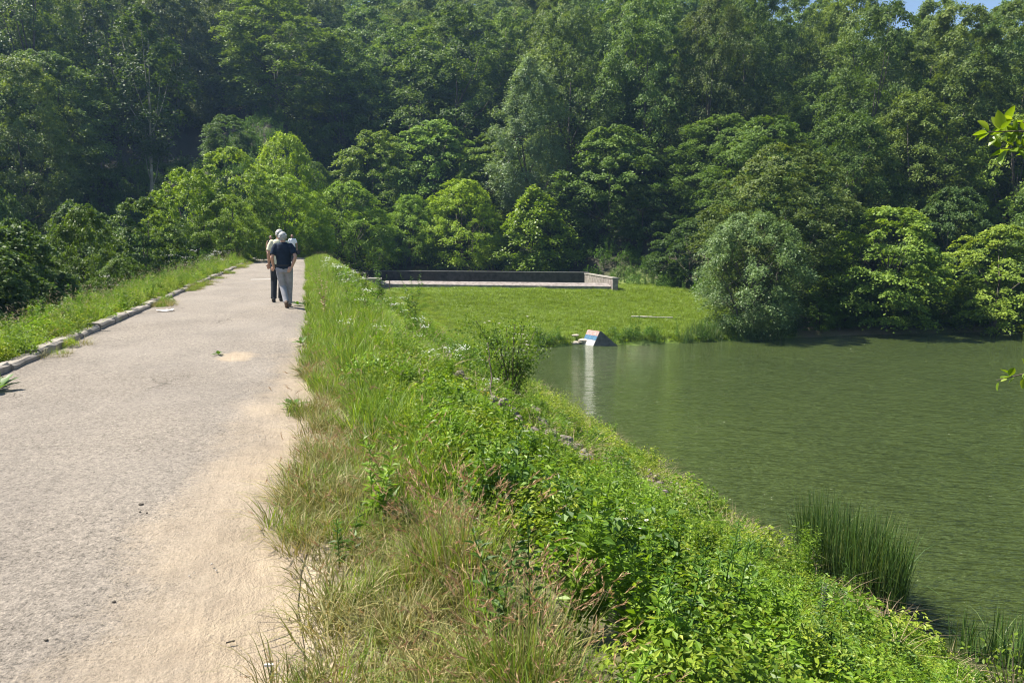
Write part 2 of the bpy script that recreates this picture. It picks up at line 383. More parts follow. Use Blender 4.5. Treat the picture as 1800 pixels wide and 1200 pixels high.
lawnf = sstep(4.5, 7, x)*sstep(31.5, 30, x)*sstep(40.5, 41.3, y)*sstep(69, 63, y)
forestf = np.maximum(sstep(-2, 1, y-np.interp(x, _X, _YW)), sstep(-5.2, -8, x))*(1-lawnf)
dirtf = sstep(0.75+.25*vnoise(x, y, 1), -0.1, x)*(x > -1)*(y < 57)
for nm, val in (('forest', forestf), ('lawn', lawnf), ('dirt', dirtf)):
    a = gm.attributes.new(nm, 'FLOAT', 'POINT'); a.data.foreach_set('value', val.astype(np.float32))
tag(link('ground', gm), kind='structure')

rys = axis([(-30, 30, .35), (30, 57, 1)]); V = []; F = []
for i, yy in enumerate(rys):
    xr = -0.10+0.10*float(vnoise(0, yy, 1.6))+.18*math.exp(-max(yy, 0)/3)
    for xx in (-3.72, -2.8, -1.9, -1.0, -0.5, xr): V.append([xx, yy, 0.012 if xx < xr else -0.02])
k = 6
F = [[i*k+j, i*k+j+1, (i+1)*k+j+1, (i+1)*k+j] for i in range(len(rys)-1) for j in range(k-1)]
tag(link('road', mesh_np('road', V, np.array(F), M['road'])), kind='structure')
# faded painted line across the road
a = Acc(); p0 = at(441, 491.5); p1 = at(480, 491.5)
a.box(((p0[0]+p1[0])/2, (p0[1]+p1[1])/2, 0.014), (abs(p1[0]-p0[0]), 0.16, 0.005))
tag(link('road_marking', a.mesh('road_marking', plain('worn_white_paint', (.62, .60, .56), .8, .2, 6))), 'short faded white line painted across the asphalt left of the walkers', kind='structure')
wv_ = np.array([[2.0, -300, WATER_Z], [500, -300, WATER_Z], [500, 62, WATER_Z], [2.0, 62, WATER_Z]])
tag(link('water', mesh_np('water', wv_, np.array([[0, 1, 2, 3]]), M['water'])), kind='structure')

# kerbs: single stones along both sides, each a part of its kerb
def kerb(name, label, x0, w, h, y_from, y_to, seedk):
    r = random.Random(seedk); protos = []
    for q in range(4):
        a = Acc(); L = 0.99; b = 0.025
        prof = [(-w/2, -.15), (-w/2, h-b), (-w/2+b, h), (w/2-b, h), (w/2, h-b), (w/2, -.15)]
        rr = np.random.default_rng(seedk*9+q); V = []
        sec = np.linspace(-L/2, L/2, 6)
        for s_ in sec:
            for (px_, pz_) in prof: V.append([px_+rr.normal(0, .006), s_, pz_+rr.normal(0, .006)])
        n = len(prof); F = [[i*n+j, i*n+(j+1) % n, (i+1)*n+(j+1) % n, (i+1)*n+j] for i in range(5) for j in range(n)]
        a.add(V, F); a.add(V[:n], [[5, 4, 3, 2, 1, 0]]); a.add(V[-n:], [[0, 1, 2, 3, 4, 5]])
        protos.append(a.mesh('kerb_stone', M['kerb']))
    root = thing(name, label, 'kerb', (x0, 0, 0)); yy = y_from
    while yy < y_to:
        o = link('kerb_stone', r.choice(protos), root, (r.uniform(-.02, .02), yy+.5, r.uniform(-.025, .012)), (r.uniform(-.01, .01), r.uniform(-.03, .03), r.uniform(-.012, .012)))
        yy += 1.005
kerb('kerb', 'long pale concrete kerb half buried in weeds along the left side of the road', -3.60, .21, .105, -2, 56, 3)
kerb('kerb', 'low concrete kerb buried in tall grass along the right side of the road', 0.36, .16, .08, 10.5, 56, 5)

# ------------------------------------------------------------------ trees
def crown_mesh(seed, R, H, z0, nc, nl, leaf, mat, style='tier', aspect=.62, flat=.22, spread=1.0):
    r = np.random.default_rng(seed); a = Acc()
    # envelope lobes
    nlb = 7; la = r.uniform(0, 2*PI, nlb); lh = r.uniform(.15, .9, nlb); lw = r.uniform(.22, .42, nlb)
    def env(u, th):
        if style == 'column': base = np.sin(PI*np.clip(u, 0, 1)**.8)**.55*(1-.35*u)
        elif style == 'bush': base = np.sqrt(np.clip(1-(np.clip(u, 0, 1)*.98)**2.4, 0, 1))*(.82+.18*np.minimum(u*5, 1))
        elif style == 'cone': base = np.clip(np.sin(PI*np.clip(u*.9+.1, 0, 1)**.62)**.8, 0, 1)
        else: base = np.sqrt(np.clip(1-(np.clip(u, 0, 1)*.97)**2.2, 0, 1))*(.80+.20*np.minimum(u*4, 1))
        q = .72+0*u
        for i in range(nlb):
            dth = np.angle(np.exp(1j*(th-la[i])))
            q = q+.42*np.exp(-(dth/.7)**2-((u-lh[i])/lw[i])**2)
        return R*base*np.minimum(q, 1.15)
    u = r.random(nc)**1.15; th = r.uniform(0, 2*PI, nc)
    rr = env(u, th)*np.sqrt(r.uniform(.30, 1.0, nc))
    C = np.stack([rr*np.cos(th), rr*np.sin(th), z0+u*(H-z0)], 1)
    ca = R*r.uniform(.15, .30, nc)*spread*(1.1-.45*u)
    ci = np.repeat(np.arange(nc), nl); n = len(ci)
    out = np.stack([np.cos(th), np.sin(th), 0*th], 1)[ci]; side = np.cross(out, [0, 0, 1])
    # position in the spray: long axis outwards
    g = r.normal(0, .5, (n, 2)); g = np.clip(g, -1.25, 1.25); rho2 = (g**2).sum(1)
    P = C[ci]+out*(g[:, :1]*ca[ci][:, None]*1.15)+side*(g[:, 1:]*ca[ci][:, None]*.85)
    drop = (-.28*g[:, 0]-.30*rho2)*ca[ci]
    if style == 'tier': drop = (.10-.16*g[:, 0]-.34*rho2)*ca[ci]
    if style in ('bush', 'column', 'round'): drop = (.35-.5*rho2)*ca[ci]
    P[:, 2] += drop+r.normal(0, flat, n)*ca[ci]*.6
    N = np.array([0, 0, 1.0])*.75+out*.45+r.normal(0, .30, (n, 3))
    T = out*.9+side*g[:, 1:]*.9+r.normal(0, .55, (n, 3)); T[:, 2] -= .25
    Lf = leaf*r.uniform(.6, 1.25, n)
    v = np.clip(.45*r.random(n)+.35*r.random(nc)[ci]+.2*u[ci], 0, 1)
    a.leaves(P-norm(T)*Lf[:, None]*.5, T, N, Lf, Lf*aspect, 0, v)
    return a.mesh('crown', mat), C
def trunk_mesh(seed, H, rad, C, mat, stems=1, nlimb=9, top=.62):
    r = np.random.default_rng(seed); a = Acc()
    for s_ in range(stems):
        lean = r.normal(0, .05 if stems == 1 else .22, 2)*H*.5; base = r.normal(0, .02 if stems == 1 else .3, 2)
        k = 7; pts = [[base[0]+lean[0]*q*q+r.normal(0, .02)*H*q*.3, base[1]+lean[1]*q*q+r.normal(0, .02)*H*q*.3, -0.5+(H*top+.5)*q] for q in np.linspace(0, 1, k)]
        rd = [rad*(1.35 if i == 0 else 1)*(1-.82*i/(k-1))/(1 if stems == 1 else 1.6) for i in range(k)]
        a.tube(pts, rd, 8, v=.5)
        sel = r.choice(len(C), min(nlimb, len(C)), replace=False)
        for c in sel:
            q = np.clip(C[c][2]/H-.18, .2, .75); i = q*(k-1); i0 = int(i); b0 = np.array(pts[i0])*(1-(i-i0))+np.array(pts[min(i0+1, k-1)])*(i-i0)
            e = C[c]; m_ = b0*.5+e*.5+np.array([0, 0, -.04*H])
            a.tube([b0, m_, e], [rad*.34*(1-q*.4), rad*.2, rad*.05], 5)
    return a.mesh('trunk', mat, smooth=True)
PROTO = {}
def make_proto(key, n, R, H, z0, nc, nl, leaf, mat, bark='bark', rad=.2, stems=1, nlimb=9, **k):
    L = []
    for i in range(n):
        cm, C = crown_mesh(hash_(key)+i*17, R, H, z0, nc, nl, leaf, M[mat], **k)
        L.append((cm, trunk_mesh(hash_(key)+i*31+5, H, rad, C, M[bark], stems, nlimb), R, H))
    PROTO[key] = L
def hash_(s): return sum(ord(c)*(i+3) for i, c in enumerate(s)) % 9973
make_proto('beech', 6, 6.2, 15, .6, 250, 190, .235, 'tree', rad=.24, style='tier', flat=.30, spread=.68)
make_proto('oak', 5, 6.6, 15, .6, 360, 140, .225, 'tree', rad=.28, style='round', flat=.38, spread=.58)
make_proto('tiered', 4, 3.6, 7.0, .3, 190, 170, .17, 'tree', rad=.13, style='tier', flat=.26, spread=.66)
make_proto('bush', 5, 3.0, 6.0, .1, 430, 95, .115, 'hazel', rad=.09, stems=4, nlimb=6, style='bush', flat=.45, spread=.52)
make_proto('willow', 2, 2.9, 5.6, .1, 330, 150, .12, 'silver', rad=.09, stems=4, nlimb=6, style='bush', flat=.6, spread=.55, aspect=.42)
make_proto('poplar', 2, 3.6, 16, 1.5, 260, 150, .20, 'silver', rad=.2, style='column', flat=.9, spread=.75, aspect=.5)
make_proto('acer', 1, 3.0, 7.2, .3, 150, 130, .21, 'bright', rad=.12, style='cone', flat=.4, spread=.9, aspect=.7)
make_proto('pole_tree', 1, 3.4, 15, 4, 120, 110, .22, 'tree', 'pale_bark', rad=.15, style='column', flat=.8, spread=.8)

def tree(name, label, key, x, y, H, R, color=(1, 1, 1), group=None, var=None, cat='tree', dz=0.0):
    L = PROTO[key]; cm, tm, R0, H0 = L[(var if var is not None else random.randrange(len(L))) % len(L)]
    g = tz(x, y)+dz
    o = thing(name, label, cat, (x, y, g), random.uniform(0, 2*PI), group); o.scale = (R/R0, R/R0, H/H0)
    c = link('crown', cm, o); c.color = (*color, 1); link('trunk', tm, o)
    return o
placed = []; fview = []
def ftree(px, D, top, hw, key, name, label, color=(1, 1, 1), cat='tree', group=None, var=None):
    p = at_depth(px, top, D); g = tz(p[0], p[1]); H = p[2]-g; R = hw/FPX*D*(1.32 if key in ('bush', 'tiered') and px < 1250 else 1.15)
    R = min(R, H*.62)
    color = tuple(c_*(1.3 if color[1] > 1.12 else 1.1 if color[1] > 1.0 else 1.0) for c_ in color)
    placed.append((p[0], p[1], R)); fview.append((px, D, top, hw, 414+(CAM_H-g)*FPX/D))
    return tree(name, label, key, p[0], p[1], H, R, color, group, var, cat)
Y_ = (1.45, 1.35, .8); G_ = (1.15, 1.15, .9); D_ = (.8, .85, .95); O_ = (1.25, 1.12, .85)
# trees that can be told apart, nearest first
ftree(938, 76, 330, 62, 'acer', 'maple_tree', 'small bright yellow green maple standing behind the spillway wall', var=0)
ftree(815, 79, 318, 68, 'bush', 'hazel_tree', 'round lime green bushy tree directly left of the bright yellow green maple', (1.6, 1.5, .8))
ftree(722, 80, 345, 50, 'bush', 'elder_tree', 'narrow dull green bushy tree with thin stems behind the spillway', (1.15, 1.2, 1.1))
ftree(612, 76, 322, 72, 'bush', 'hawthorn_tree', 'broad fine leaved bushy tree right of the dark road end', (1.15, 1.2, 1.0))
ftree(560, 58, 400, 30, 'bush', 'shrub', 'small pale leaved shrub at the far end of the right grass verge', (1.2, 1.25, 1.1), 'shrub')
ftree(655, 87, 232, 62, 'tiered', 'hornbeam_tree', 'yellow green hornbeam rising above the bushy trees right of the road end', (1.5, 1.4, .8))
ftree(760, 90, 215, 80, 'tiered', 'hornbeam_tree', 'layered hornbeam above the round lime green bushy tree', (1.2, 1.25, .9))
ftree(860, 90, 238, 80, 'tiered', 'hornbeam_tree', 'lime green layered hornbeam just left of the silvery poplar foot', (1.35, 1.3, .8))
ftree(930, 83, 105, 66, 'poplar', 'poplar_tree', 'tall silvery grey green poplar against the dark hillside', (1.5, 1.5, 1.3))
ftree(1075, 79, 222, 80, 'tiered', 'beech_tree', 'wide layered beech standing right of the silvery poplar', (1.1, 1.15, .9))
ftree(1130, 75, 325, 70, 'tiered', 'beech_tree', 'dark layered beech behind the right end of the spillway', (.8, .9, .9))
ftree(500, 66, 238, 58, 'bush', 'hazel_tree', 'tall yellow green hazel above the far end of the road', (1.45, 1.35, .75))
ftree(490, 58, 310, 62, 'bush', 'elder_tree', 'dense grey green bush close left of the far road end', (1.2, 1.2, 1.0))
ftree(405, 54, 262, 62, 'tiered', 'ash_tree', 'bright feathery ash tree left of the road behind the walkers', (1.45, 1.35, .8))
ftree(335, 46, 300, 62, 'bush', 'hazel_tree', 'rounded hazel with sunny top left of the road, nearer than the ash', (1.3, 1.25, .9))
ftree(395, 46, 345, 60, 'bush', 'hazel_tree', 'low grey green hazel hanging over the kerb left of the walkers', (1.1, 1.1, .95))
ftree(395, 82, 203, 75, 'tiered', 'beech_tree', 'dark layered beech standing above the bright ash left of the road', (.95, 1.05, .95))
ftree(250, 36, 350, 66, 'tiered', 'maple_tree', 'dark maple rising from the ravine beside the weedy left kerb', (.95, 1.0, .9))
ftree(140, 31, 372, 66, 'bush', 'elder_tree', 'dark elder growing out of the ravine at the left', (.8, .85, .85))
ftree(30, 27, 385, 60, 'tiered', 'maple_tree', 'dark maple in the ravine at the left edge of the view', (.75, .85, .85))
ftree(215, 27, 455, 50, 'bush', 'shrub', 'shaded shrub low in the ravine just below the left kerb weeds', (.75, .85, .85), 'shrub')
ftree(600, 100, 60, 85, 'beech', 'beech_tree', 'layered beech up the slope straight above the road end', (1.1, 1.1, .9))
ftree(480, 98, -5, 110, 'beech', 'beech_tree', 'large sunlit beech high above the road end with bright upper sprays', (1.25, 1.2, .85))
ftree(800, 100, 12, 108, 'beech', 'beech_tree', 'big domed beech with bright rim and dark hollow below, above the hornbeams', (1.05, 1.08, .9))
ftree(245, 74, 15, 70, 'pole_tree', 'aspen_tree', 'slender aspen with pale bare trunk in the dark wood at left', (.95, 1.0, .9))
ftree(1322, 49, 378, 98, 'willow', 'willow_tree', 'domed grey green willow bush where the lawn meets the pond', (1.2, 1.3, .75))
ftree(1570, 51, 366, 104, 'tiered', 'hornbeam_tree', 'wide layered hornbeam overhanging the far water edge', (1.3, 1.25, .85))
ftree(1765, 51, 398, 100, 'tiered', 'hornbeam_tree', 'yellowish layered hornbeam over the water at the right edge', (1.45, 1.3, .8))
ftree(1800, 66, 205, 85, 'tiered', 'beech_tree', 'bright green beech above the yellowish hornbeam at the right edge', (1.45, 1.35, .75))
ftree(1275, 76, 205, 100, 'oak', 'oak_tree', 'broad oak rising behind the domed willow bush', (1.1, 1.15, .95))
ftree(1460, 84, 130, 130, 'oak', 'oak_tree', 'largest oak on the right hillside above the wide hornbeam', (1.0, 1.05, 1.05))
ftree(1650, 84, 140, 120, 'oak', 'oak_tree', 'massive grey green oak on the right hillside', (1.0, 1.05, 1.05))
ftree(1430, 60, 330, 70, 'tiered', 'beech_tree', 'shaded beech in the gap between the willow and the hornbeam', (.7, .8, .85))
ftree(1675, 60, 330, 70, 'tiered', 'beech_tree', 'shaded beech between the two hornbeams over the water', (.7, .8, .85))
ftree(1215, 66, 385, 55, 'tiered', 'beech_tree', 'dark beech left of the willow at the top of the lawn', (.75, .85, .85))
# the rest of the wood on the hill, as single trees
def wood():
    r = np.random.default_rng(21); pts = [(p[0], p[1], p[2]*.9) for p in placed]; out = []
    clear = [(p[0]+SUNH[0]*k_, p[1]+SUNH[1]*k_, 2.0) for p, f_ in zip(placed, fview) if f_[1] < 98 and 380 < f_[0] < 1000 for k_ in (5, 9)]
    pq = placed[[f_[:3] for f_ in fview].index((930, 83, 105))]; clear += [(pq[0]+SUNH[0]*k_, pq[1]+SUNH[1]*k_, 4.0) for k_ in (6, 12, 18, 23)]
    D_lo = 40
    cand = []
    for _ in range(12000):
        D = 42+(r.random()**.8)*150; lat = r.uniform(-1.2, 1.0)*D
        x = D*FH[0]+lat*RH[0]; y = D*FH[1]+lat*RH[1]
        y0 = np.interp(x, _X, _Y0); 
        if y < np.interp(x, _X, _YW)+1.0 or y > y0+118: continue
        cand.append((D, lat, x, y))
    cand.sort(key=lambda c: c[0])
    for D, lat, x, y in cand:
        R = 4.8+r.random()*2.7+(D-60)*.012
        ok = True
        for (a_, b_, c_) in pts:
            if (x-a_)**2+(y-b_)**2 < (max(R, c_)*1.0+.28*min(R, c_))**2*.95: ok = False; break
        if not ok: continue
        if any((x-a_)**2+(y-b_)**2 < (R*.75+c_)**2 for a_, b_, c_ in clear): continue
        pxc = 900+lat/D*FPX; rp_ = R/D*FPX; tp = 414-(tz(x, y)+17-CAM_H)*FPX/D
        if any(f_[0] < 1200 and D < f_[1] and abs(pxc-f_[0]) < f_[3]*.8+rp_*.7 and tp < f_[4]-.25*(f_[4]-f_[2]) for f_ in fview): continue
        pts.append((x, y, R)); out.append((D, lat, x, y, R))
    return out
W = wood(); print('candidates', len(W), W[-1][0]); W = W[:400]
for (D, lat, x, y, R) in W:
    right = lat/D > .25
    u = random.random(); H = random.uniform(15, 21)*(1 if D > 70 else .72)
    sh = random.uniform(.85, 1.5); tint = (sh*random.uniform(.9, 1.15), sh, sh*random.uniform(.8, 1.1))
    pxc = 900+lat/D*FPX; tp = 414-(tz(x, y)+H-CAM_H)*FPX/D
    where = ('on the skyline above the pond' if tp < 45 else 'on the slope above the pond') if pxc > 1180 else 'on the slope above the lawn and spillway' if pxc > 600 else 'on the slope above the road end and ravine'
    sp_ = 'oak' if (u < .6 if right else u < .25) else 'beech' if u < .95 else 'poplar'
    look = {'oak': 'rough crowned oak', 'beech': 'layered beech', 'poplar': 'pale narrow poplar'}[sp_]
    plural = {'oak': 'oaks', 'beech': 'beeches', 'poplar': 'poplars'}[sp_]
    if sp_ == 'poplar': tint = (.95, 1.0, .95)
    tree(sp_+'_tree', look+' in the wood '+where, sp_, x, y, H, R*(.75 if sp_ == 'poplar' else 1.08), tint, plural+' '+where)
print('wood', len(W))
# understorey shrubs along the foot of the wood and on the far bank
r = np.random.default_rng(5)
for x in np.arange(26.5, 62, 2.0):
    y = float(np.interp(x, _XS, _YS))+r.uniform(.3, 1.6)
    if x < 31: continue
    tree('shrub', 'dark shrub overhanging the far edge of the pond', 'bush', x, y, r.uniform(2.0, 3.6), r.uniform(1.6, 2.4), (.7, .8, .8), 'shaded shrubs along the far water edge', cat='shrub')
for px in list(range(560, 1260, 42)):
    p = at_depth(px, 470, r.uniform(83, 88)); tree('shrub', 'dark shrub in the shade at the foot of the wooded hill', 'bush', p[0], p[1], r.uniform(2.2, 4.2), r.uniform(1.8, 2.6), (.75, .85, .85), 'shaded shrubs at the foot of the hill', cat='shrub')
# ravine trees left of the dam
r = np.random.default_rng(15); rp = [(p[0], p[1], p[2]) for p in placed]
n_r = 0
for _ in range(1600):
    y = r.uniform(14, 62); x = r.uniform(-45, -7.6)
    if x < -.6*y-18: continue
    R = r.uniform(2.3, 3.6)
    if x > -10: R = 2.1
    if any((x-a_)**2+(y-b_)**2 < (R*.55+c_*.75)**2 for a_, b_, c_ in rp): continue
    rp.append((x, y, R)); g = tz(x, y); H = min(max(5.5, -g+r.uniform(.2, 3.0)+max(0, -x-11)*.30), 15)
    tree('maple_tree', 'dark leafy maple growing in the ravine below the dam', 'tiered' if r.random() < .6 else 'oak', x, y, H, R*1.25, (.8, .9, .85), 'maples in the ravine'); n_r += 1
    if n_r >= 95: break

# ------------------------------------------------------------------ spillway, marker, small built things
def build_spillway():
    fl = at(676, 506, -2.95); fr = at(1074, 511, -2.95)
    e1 = norm(fr[:2]-fl[:2]); root = thing('spillway', 'long low concrete and stone spillway basin at the top of the lawn', 'spillway', (0, 0, 0))
    L = np.linalg.norm(fr[:2]-fl[:2])
    bdir = norm(at_depth(1030, 500, 68.5)[:2]-fr[:2]); depth = 7.5; T = -1.93; B = -3.4
    def prism(name, foot, z0, z1, mat, parent=root, ztops=None):
        foot = [np.array(p) for p in foot]; n = len(foot)
        V = [[p[0], p[1], z0] for p in foot]+[[p[0], p[1], (ztops[i] if ztops else z1)] for i, p in enumerate(foot)]
        me = bpy.data.meshes.new(name)
        me.from_pydata(V, [], [list(range(n))[::-1], list(range(n, 2*n))]+[[i, (i+1) % n, n+(i+1) % n, n+i] for i in range(n)])
        me.materials.append(mat); return link(name, me, parent)
    fl2 = fl[:2]; fr2 = fr[:2]; q = bdir; th = .45
    # weir: sloping top towards the lawn
    wz = -2.36
    w0, w1 = fl2-e1*4, fr2
    prism('weir', [w0, w1, w1+q*.9, w0+q*.9], B, wz, M['masonry'], ztops=[-2.60, -2.60, wz, wz])
    n = 20
    prism('basin_floor', [w0+q*.91, w1+q*.91, w1+q*(depth+.0), w0+q*depth], B, -3.15, M['masonry'])
    bk0 = fl2+q*depth-e1*9; bk1 = fr2+q*depth+e1*th
    prism('back_wall', [bk0, bk1, bk1+q*.4, bk0+q*.4], B, T+.08, M['shade_masonry'])
    prism('coping', [bk0+q*(-.05), bk1+q*(-.05), bk1+q*.46, bk0+q*.46], T+.083, T+.16, M['dark_conc'])
    prism('side_wall', [fr2-q*.35+e1*.02, fr2-q*.35+e1*th, fr2+q*(depth-.004)+e1*th, fr2+q*(depth-.004)+e1*.02], B, T, M['masonry'])
    prism('coping', [fr2-q*.38-e1*.03, fr2-q*.38+e1*(th+.05), fr2+q*(depth-.06)+e1*(th+.05), fr2+q*(depth-.06)-e1*.03], T+.003, T+.09, M['concrete'])
    # square pier at the left
    pp = at_depth(659, 495, 60); c = pp[:2]; s_ = .52
    prism('pier', [c-e1*s_-q*.45, c+e1*s_-q*.45, c+e1*s_+q*.45, c-e1*s_+q*.45], B, -1.98, M['concrete'])
    prism('pier_cap', [c-e1*(s_+.08)-q*.53, c+e1*(s_+.08)-q*.53, c+e1*(s_+.08)+q*.53, c-e1*(s_+.08)+q*.53], -1.977, -1.80, M['concrete'])
    c2 = c-e1*2.2
    prism('wing_wall', [c2-e1*1.6-q*.2, c-e1*(s_+.01)-q*.2, c-e1*(s_+.01)+q*.2, c2-e1*1.6+q*.2], B, -1.86, M['concrete'])
M['dark_conc'] = plain('dark_concrete', (.13, .125, .12), .9, .35, 4, .4)
build_spillway()
p = at_depth(685, 506, 61.5); a = Acc(); g = tz(p[0], p[1])
a.tube([[0, 0, -.2], [.01, 0, .72]], [.05, .045], 8); a.blob([.01, 0, .73], (.055, .055, .03))
tag(link('post', a.mesh('post', M['twig']), loc=(p[0], p[1], g)), 'short thin dark post at the left end of the spillway weir', 'post')
p = at_depth(648, 480, 60.2); a = Acc(); a.tube([[0, 0, 0], [0, .01, .28]], .02, 6)
tag(link('iron_rod', a.mesh('iron_rod', M['twig']), loc=(p[0], p[1], -1.80)), 'thin upright iron rod on the concrete pier cap', 'rod')

def build_marker():
    o = at(1043.6, 608, WATER_Z); r3 = np.array([RH[0], RH[1], 0]); f3 = np.array([FH[0], FH[1], 0]); up = np.array([0, 0, 1.0])
    e2 = -.66*r3+.84*f3
    root = thing('water_marker', 'concrete wedge with red, blue and white painted face in the pond edge', 'marker', o)
    dn = -.35
    A = [-.16*r3*1+up*dn, .37*r3+.90*up, .46*r3+.88*up, 1.47*r3+.0*up, 1.55*r3+up*dn]
    V = A+[v+e2 for v in A]
    me = bpy.data.meshes.new('block'); me.from_pydata([tuple(v) for v in V], [], [[0, 1, 2, 3, 4][::-1], [5, 6, 7, 8, 9], [0, 5, 6, 1][::-1], [1, 6, 7, 2][::-1], [2, 7, 8, 3][::-1], [3, 8, 9, 4][::-1]])
    me.materials.append(M['dark_conc']); bl = link('block', me, root)
    n = np.cross(A[1]-A[0], e2); n = n/np.linalg.norm(n)
    if n@(-r3) < 0: n = -n
    e = .003; S = A[1]-A[0]; t0 = .35/1.25
    for (s0, s1, nm, mt) in ((.26, .545, 'white_stripe', 'st_w'), (.548, .765, 'blue_stripe', 'st_b'), (.768, .995, 'red_stripe', 'st_r')):
        P = [A[0]+S*s0+e2*.02, A[0]+S*s1+e2*.02, A[0]+S*s1+e2*.98, A[0]+S*s0+e2*.98]
        V = [p+n*e for p in P]+[p+n*(e+.008) for p in P]
        me = bpy.data.meshes.new(nm); me.from_pydata([tuple(v) for v in V], [], [[3, 2, 1, 0], [4, 5, 6, 7], [0, 1, 5, 4], [1, 2, 6, 5], [2, 3, 7, 6], [3, 0, 4, 7]])
        me.materials.append(M[mt]); link(nm, me, root)
M['dark_conc'] = plain('dark_concrete', (.13, .125, .12), .9, .35, 4, .4)
M['st_w'] = plain('old_white_paint', (.56, .54, .50), .7, .14, 5, .1)
M['st_b'] = plain('old_blue_paint', (.07, .17, .28), .7, .3, 9, .1)
M['st_r'] = plain('old_red_paint', (.50, .20, .17), .7, .2, 9, .1, c2=(.62, .42, .38))
M['stone'] = plain('pale_stone', (.42, .37, .31), .9, .25, 5, .5)
M['grey_stone'] = plain('grey_stone', (.16, .135, .11), .9, .35, 6, .6)
build_marker()
def stone(px, py, z, size, label, mat='stone', seed=0, group=None, rz=0, name='stone', cat='stone'):
    p = at(px, py, z); a = Acc(); a.blob([0, 0, 0], [s/2 for s in size], seed=seed, rough=.16, nu=12, nv=8)
    return tag(link(name, a.mesh(name, M[mat], smooth=False), loc=(p[0], p[1], z), rot=(0, 0, rz)), label, cat, group)
stone(1012, 603, -4.97, (.95, .6, .26), 'long pale flat stone at the waterline left of the painted wedge', seed=2, rz=.2)
stone(1026, 599, -4.80, (.7, .5, .30), 'pale stone touching the left foot of the painted wedge', seed=3, rz=-.4)
stone(1011, 589, -4.50, (.46, .40, .14), 'small pale slab above the flat stone beside the painted wedge', seed=4)
stone(865, 626, -4.9, (1.9, .5, .12), 'thin pale flat rock at the left corner of the pond', seed=9, rz=.2)
def plank(px0, px1, py, z, w, label, h=.07):
    p = at(px0, py, z); q = at(px1, py, z); c = (p+q)/2; L = np.linalg.norm(q-p); a = Acc(); a.box((0, 0, 0), (L, w, h), jit=.01)
    g = tz(c[0], c[1]); a2 = math.atan2(q[1]-p[1], q[0]-p[0]); tag(link('plank', a.mesh('plank', M['plank']), loc=(c[0], c[1], g+.12), rot=(.06, .02, a2)), label, 'plank')
M['plank'] = plain('grey_wood', (.42, .38, .32), .85, .25, 10, .3)
plank(1110, 1146, 565.5, -4.35, .22, 'weathered grey plank lying on the lawn above the painted wedge', .09)
plank(1130, 1182, 568.5, -4.45, .14, 'second longer plank half hidden in grass by the pond', .06)

# ------------------------------------------------------------------ people
def tube_el(pts, rad, k=12):
    """closed loft with elliptical sections (rx across, ry front to back); returns V, F"""
    V = []; F = []
    n = len(pts)
    for i in range(n):
        P = Vector(pts[i]); t_ = (Vector(pts[min(i+1, n-1)])-Vector(pts[max(i-1, 0)])).normalized()
        a_ = Vector((0, 1, 0)).cross(t_)
        if a_.length < .2: a_ = Vector((1, 0, 0))
        a_.normalize(); b_ = t_.cross(a_).normalized()
        rx, ry = rad[i] if isinstance(rad[i], tuple) else (rad[i], rad[i])
        for j in range(k):
            q = 2*PI*j/k; V.append(P+a_*math.cos(q)*rx+b_*math.sin(q)*ry)
    V.append(Vector(pts[0])); V.append(Vector(pts[-1])); m = len(V)
    for i in range(n-1):
        for j in range(k): F.append([i*k+j, i*k+(j+1) % k, (i+1)*k+(j+1) % k, (i+1)*k+j])
    for j in range(k): F.append([(j+1) % k, j, m-2]); F.append([(n-1)*k+j, (n-1)*k+(j+1) % k, m-1])
    return V, F
class Body:
    def __init__(s): s.V = []; s.F = []
    def add(s, pts, rad, k=12):
        V, F = tube_el(pts, rad, k); n = len(s.V); s.V += V; s.F += [[i+n for i in f] for f in F]
    def ball(s, c, r, rot=0):
        nu, nv = 14, 10; n = len(s.V); rx, ry, rz = r if isinstance(r, tuple) else (r, r, r)
        for i in range(nv+1):
            th = PI*(i+.001)/(nv+.002)
            for j in range(nu):
                q = 2*PI*j/nu; s.V.append(Vector((c[0]+rx*math.sin(th)*math.cos(q), c[1]+ry*math.sin(th)*math.sin(q), c[2]+rz*math.cos(th))))
        for i in range(nv):
            for j in range(nu): s.F.append([n+i*nu+j, n+(i+1)*nu+j, n+(i+1)*nu+(j+1) % nu, n+i*nu+(j+1) % nu])
        s.F.append([n+j for j in range(nu)]); s.F.append([n+nv*nu+j for j in range(nu)][::-1])
    def build(s, name, mat, parent, voxel=.011, smooth=4):
        me = bpy.data.meshes.new(name+'_src'); me.from_pydata([tuple(v) for v in s.V], [], s.F); me.update()
        o = bpy.data.objects.new('tmp', me); COL.objects.link(o)
        m = o.modifiers.new('r', 'REMESH'); m.mode = 'VOXEL'; m.voxel_size = voxel; m.use_smooth_shade = True
        if smooth: q = o.modifiers.new('s', 'SMOOTH'); q.iterations = smooth; q.factor = .5
        dg = bpy.context.evaluated_depsgraph_get(); res = bpy.data.meshes.new_from_object(o.evaluated_get(dg)); res.name = name
        bpy.data.objects.remove(o); bpy.data.meshes.remove(me)
        res.materials.clear(); res.materials.append(mat)
        return link(name, res, parent)
SKIN = plain('skin', (.46, .27, .19), .55, .08, 20); DSKIN = plain('tanned_skin', (.30, .17, .11), .55, .08, 20)
def lerp(a, b, t_): return tuple(a[i]+(b[i]-a[i])*t_ for i in range(3))
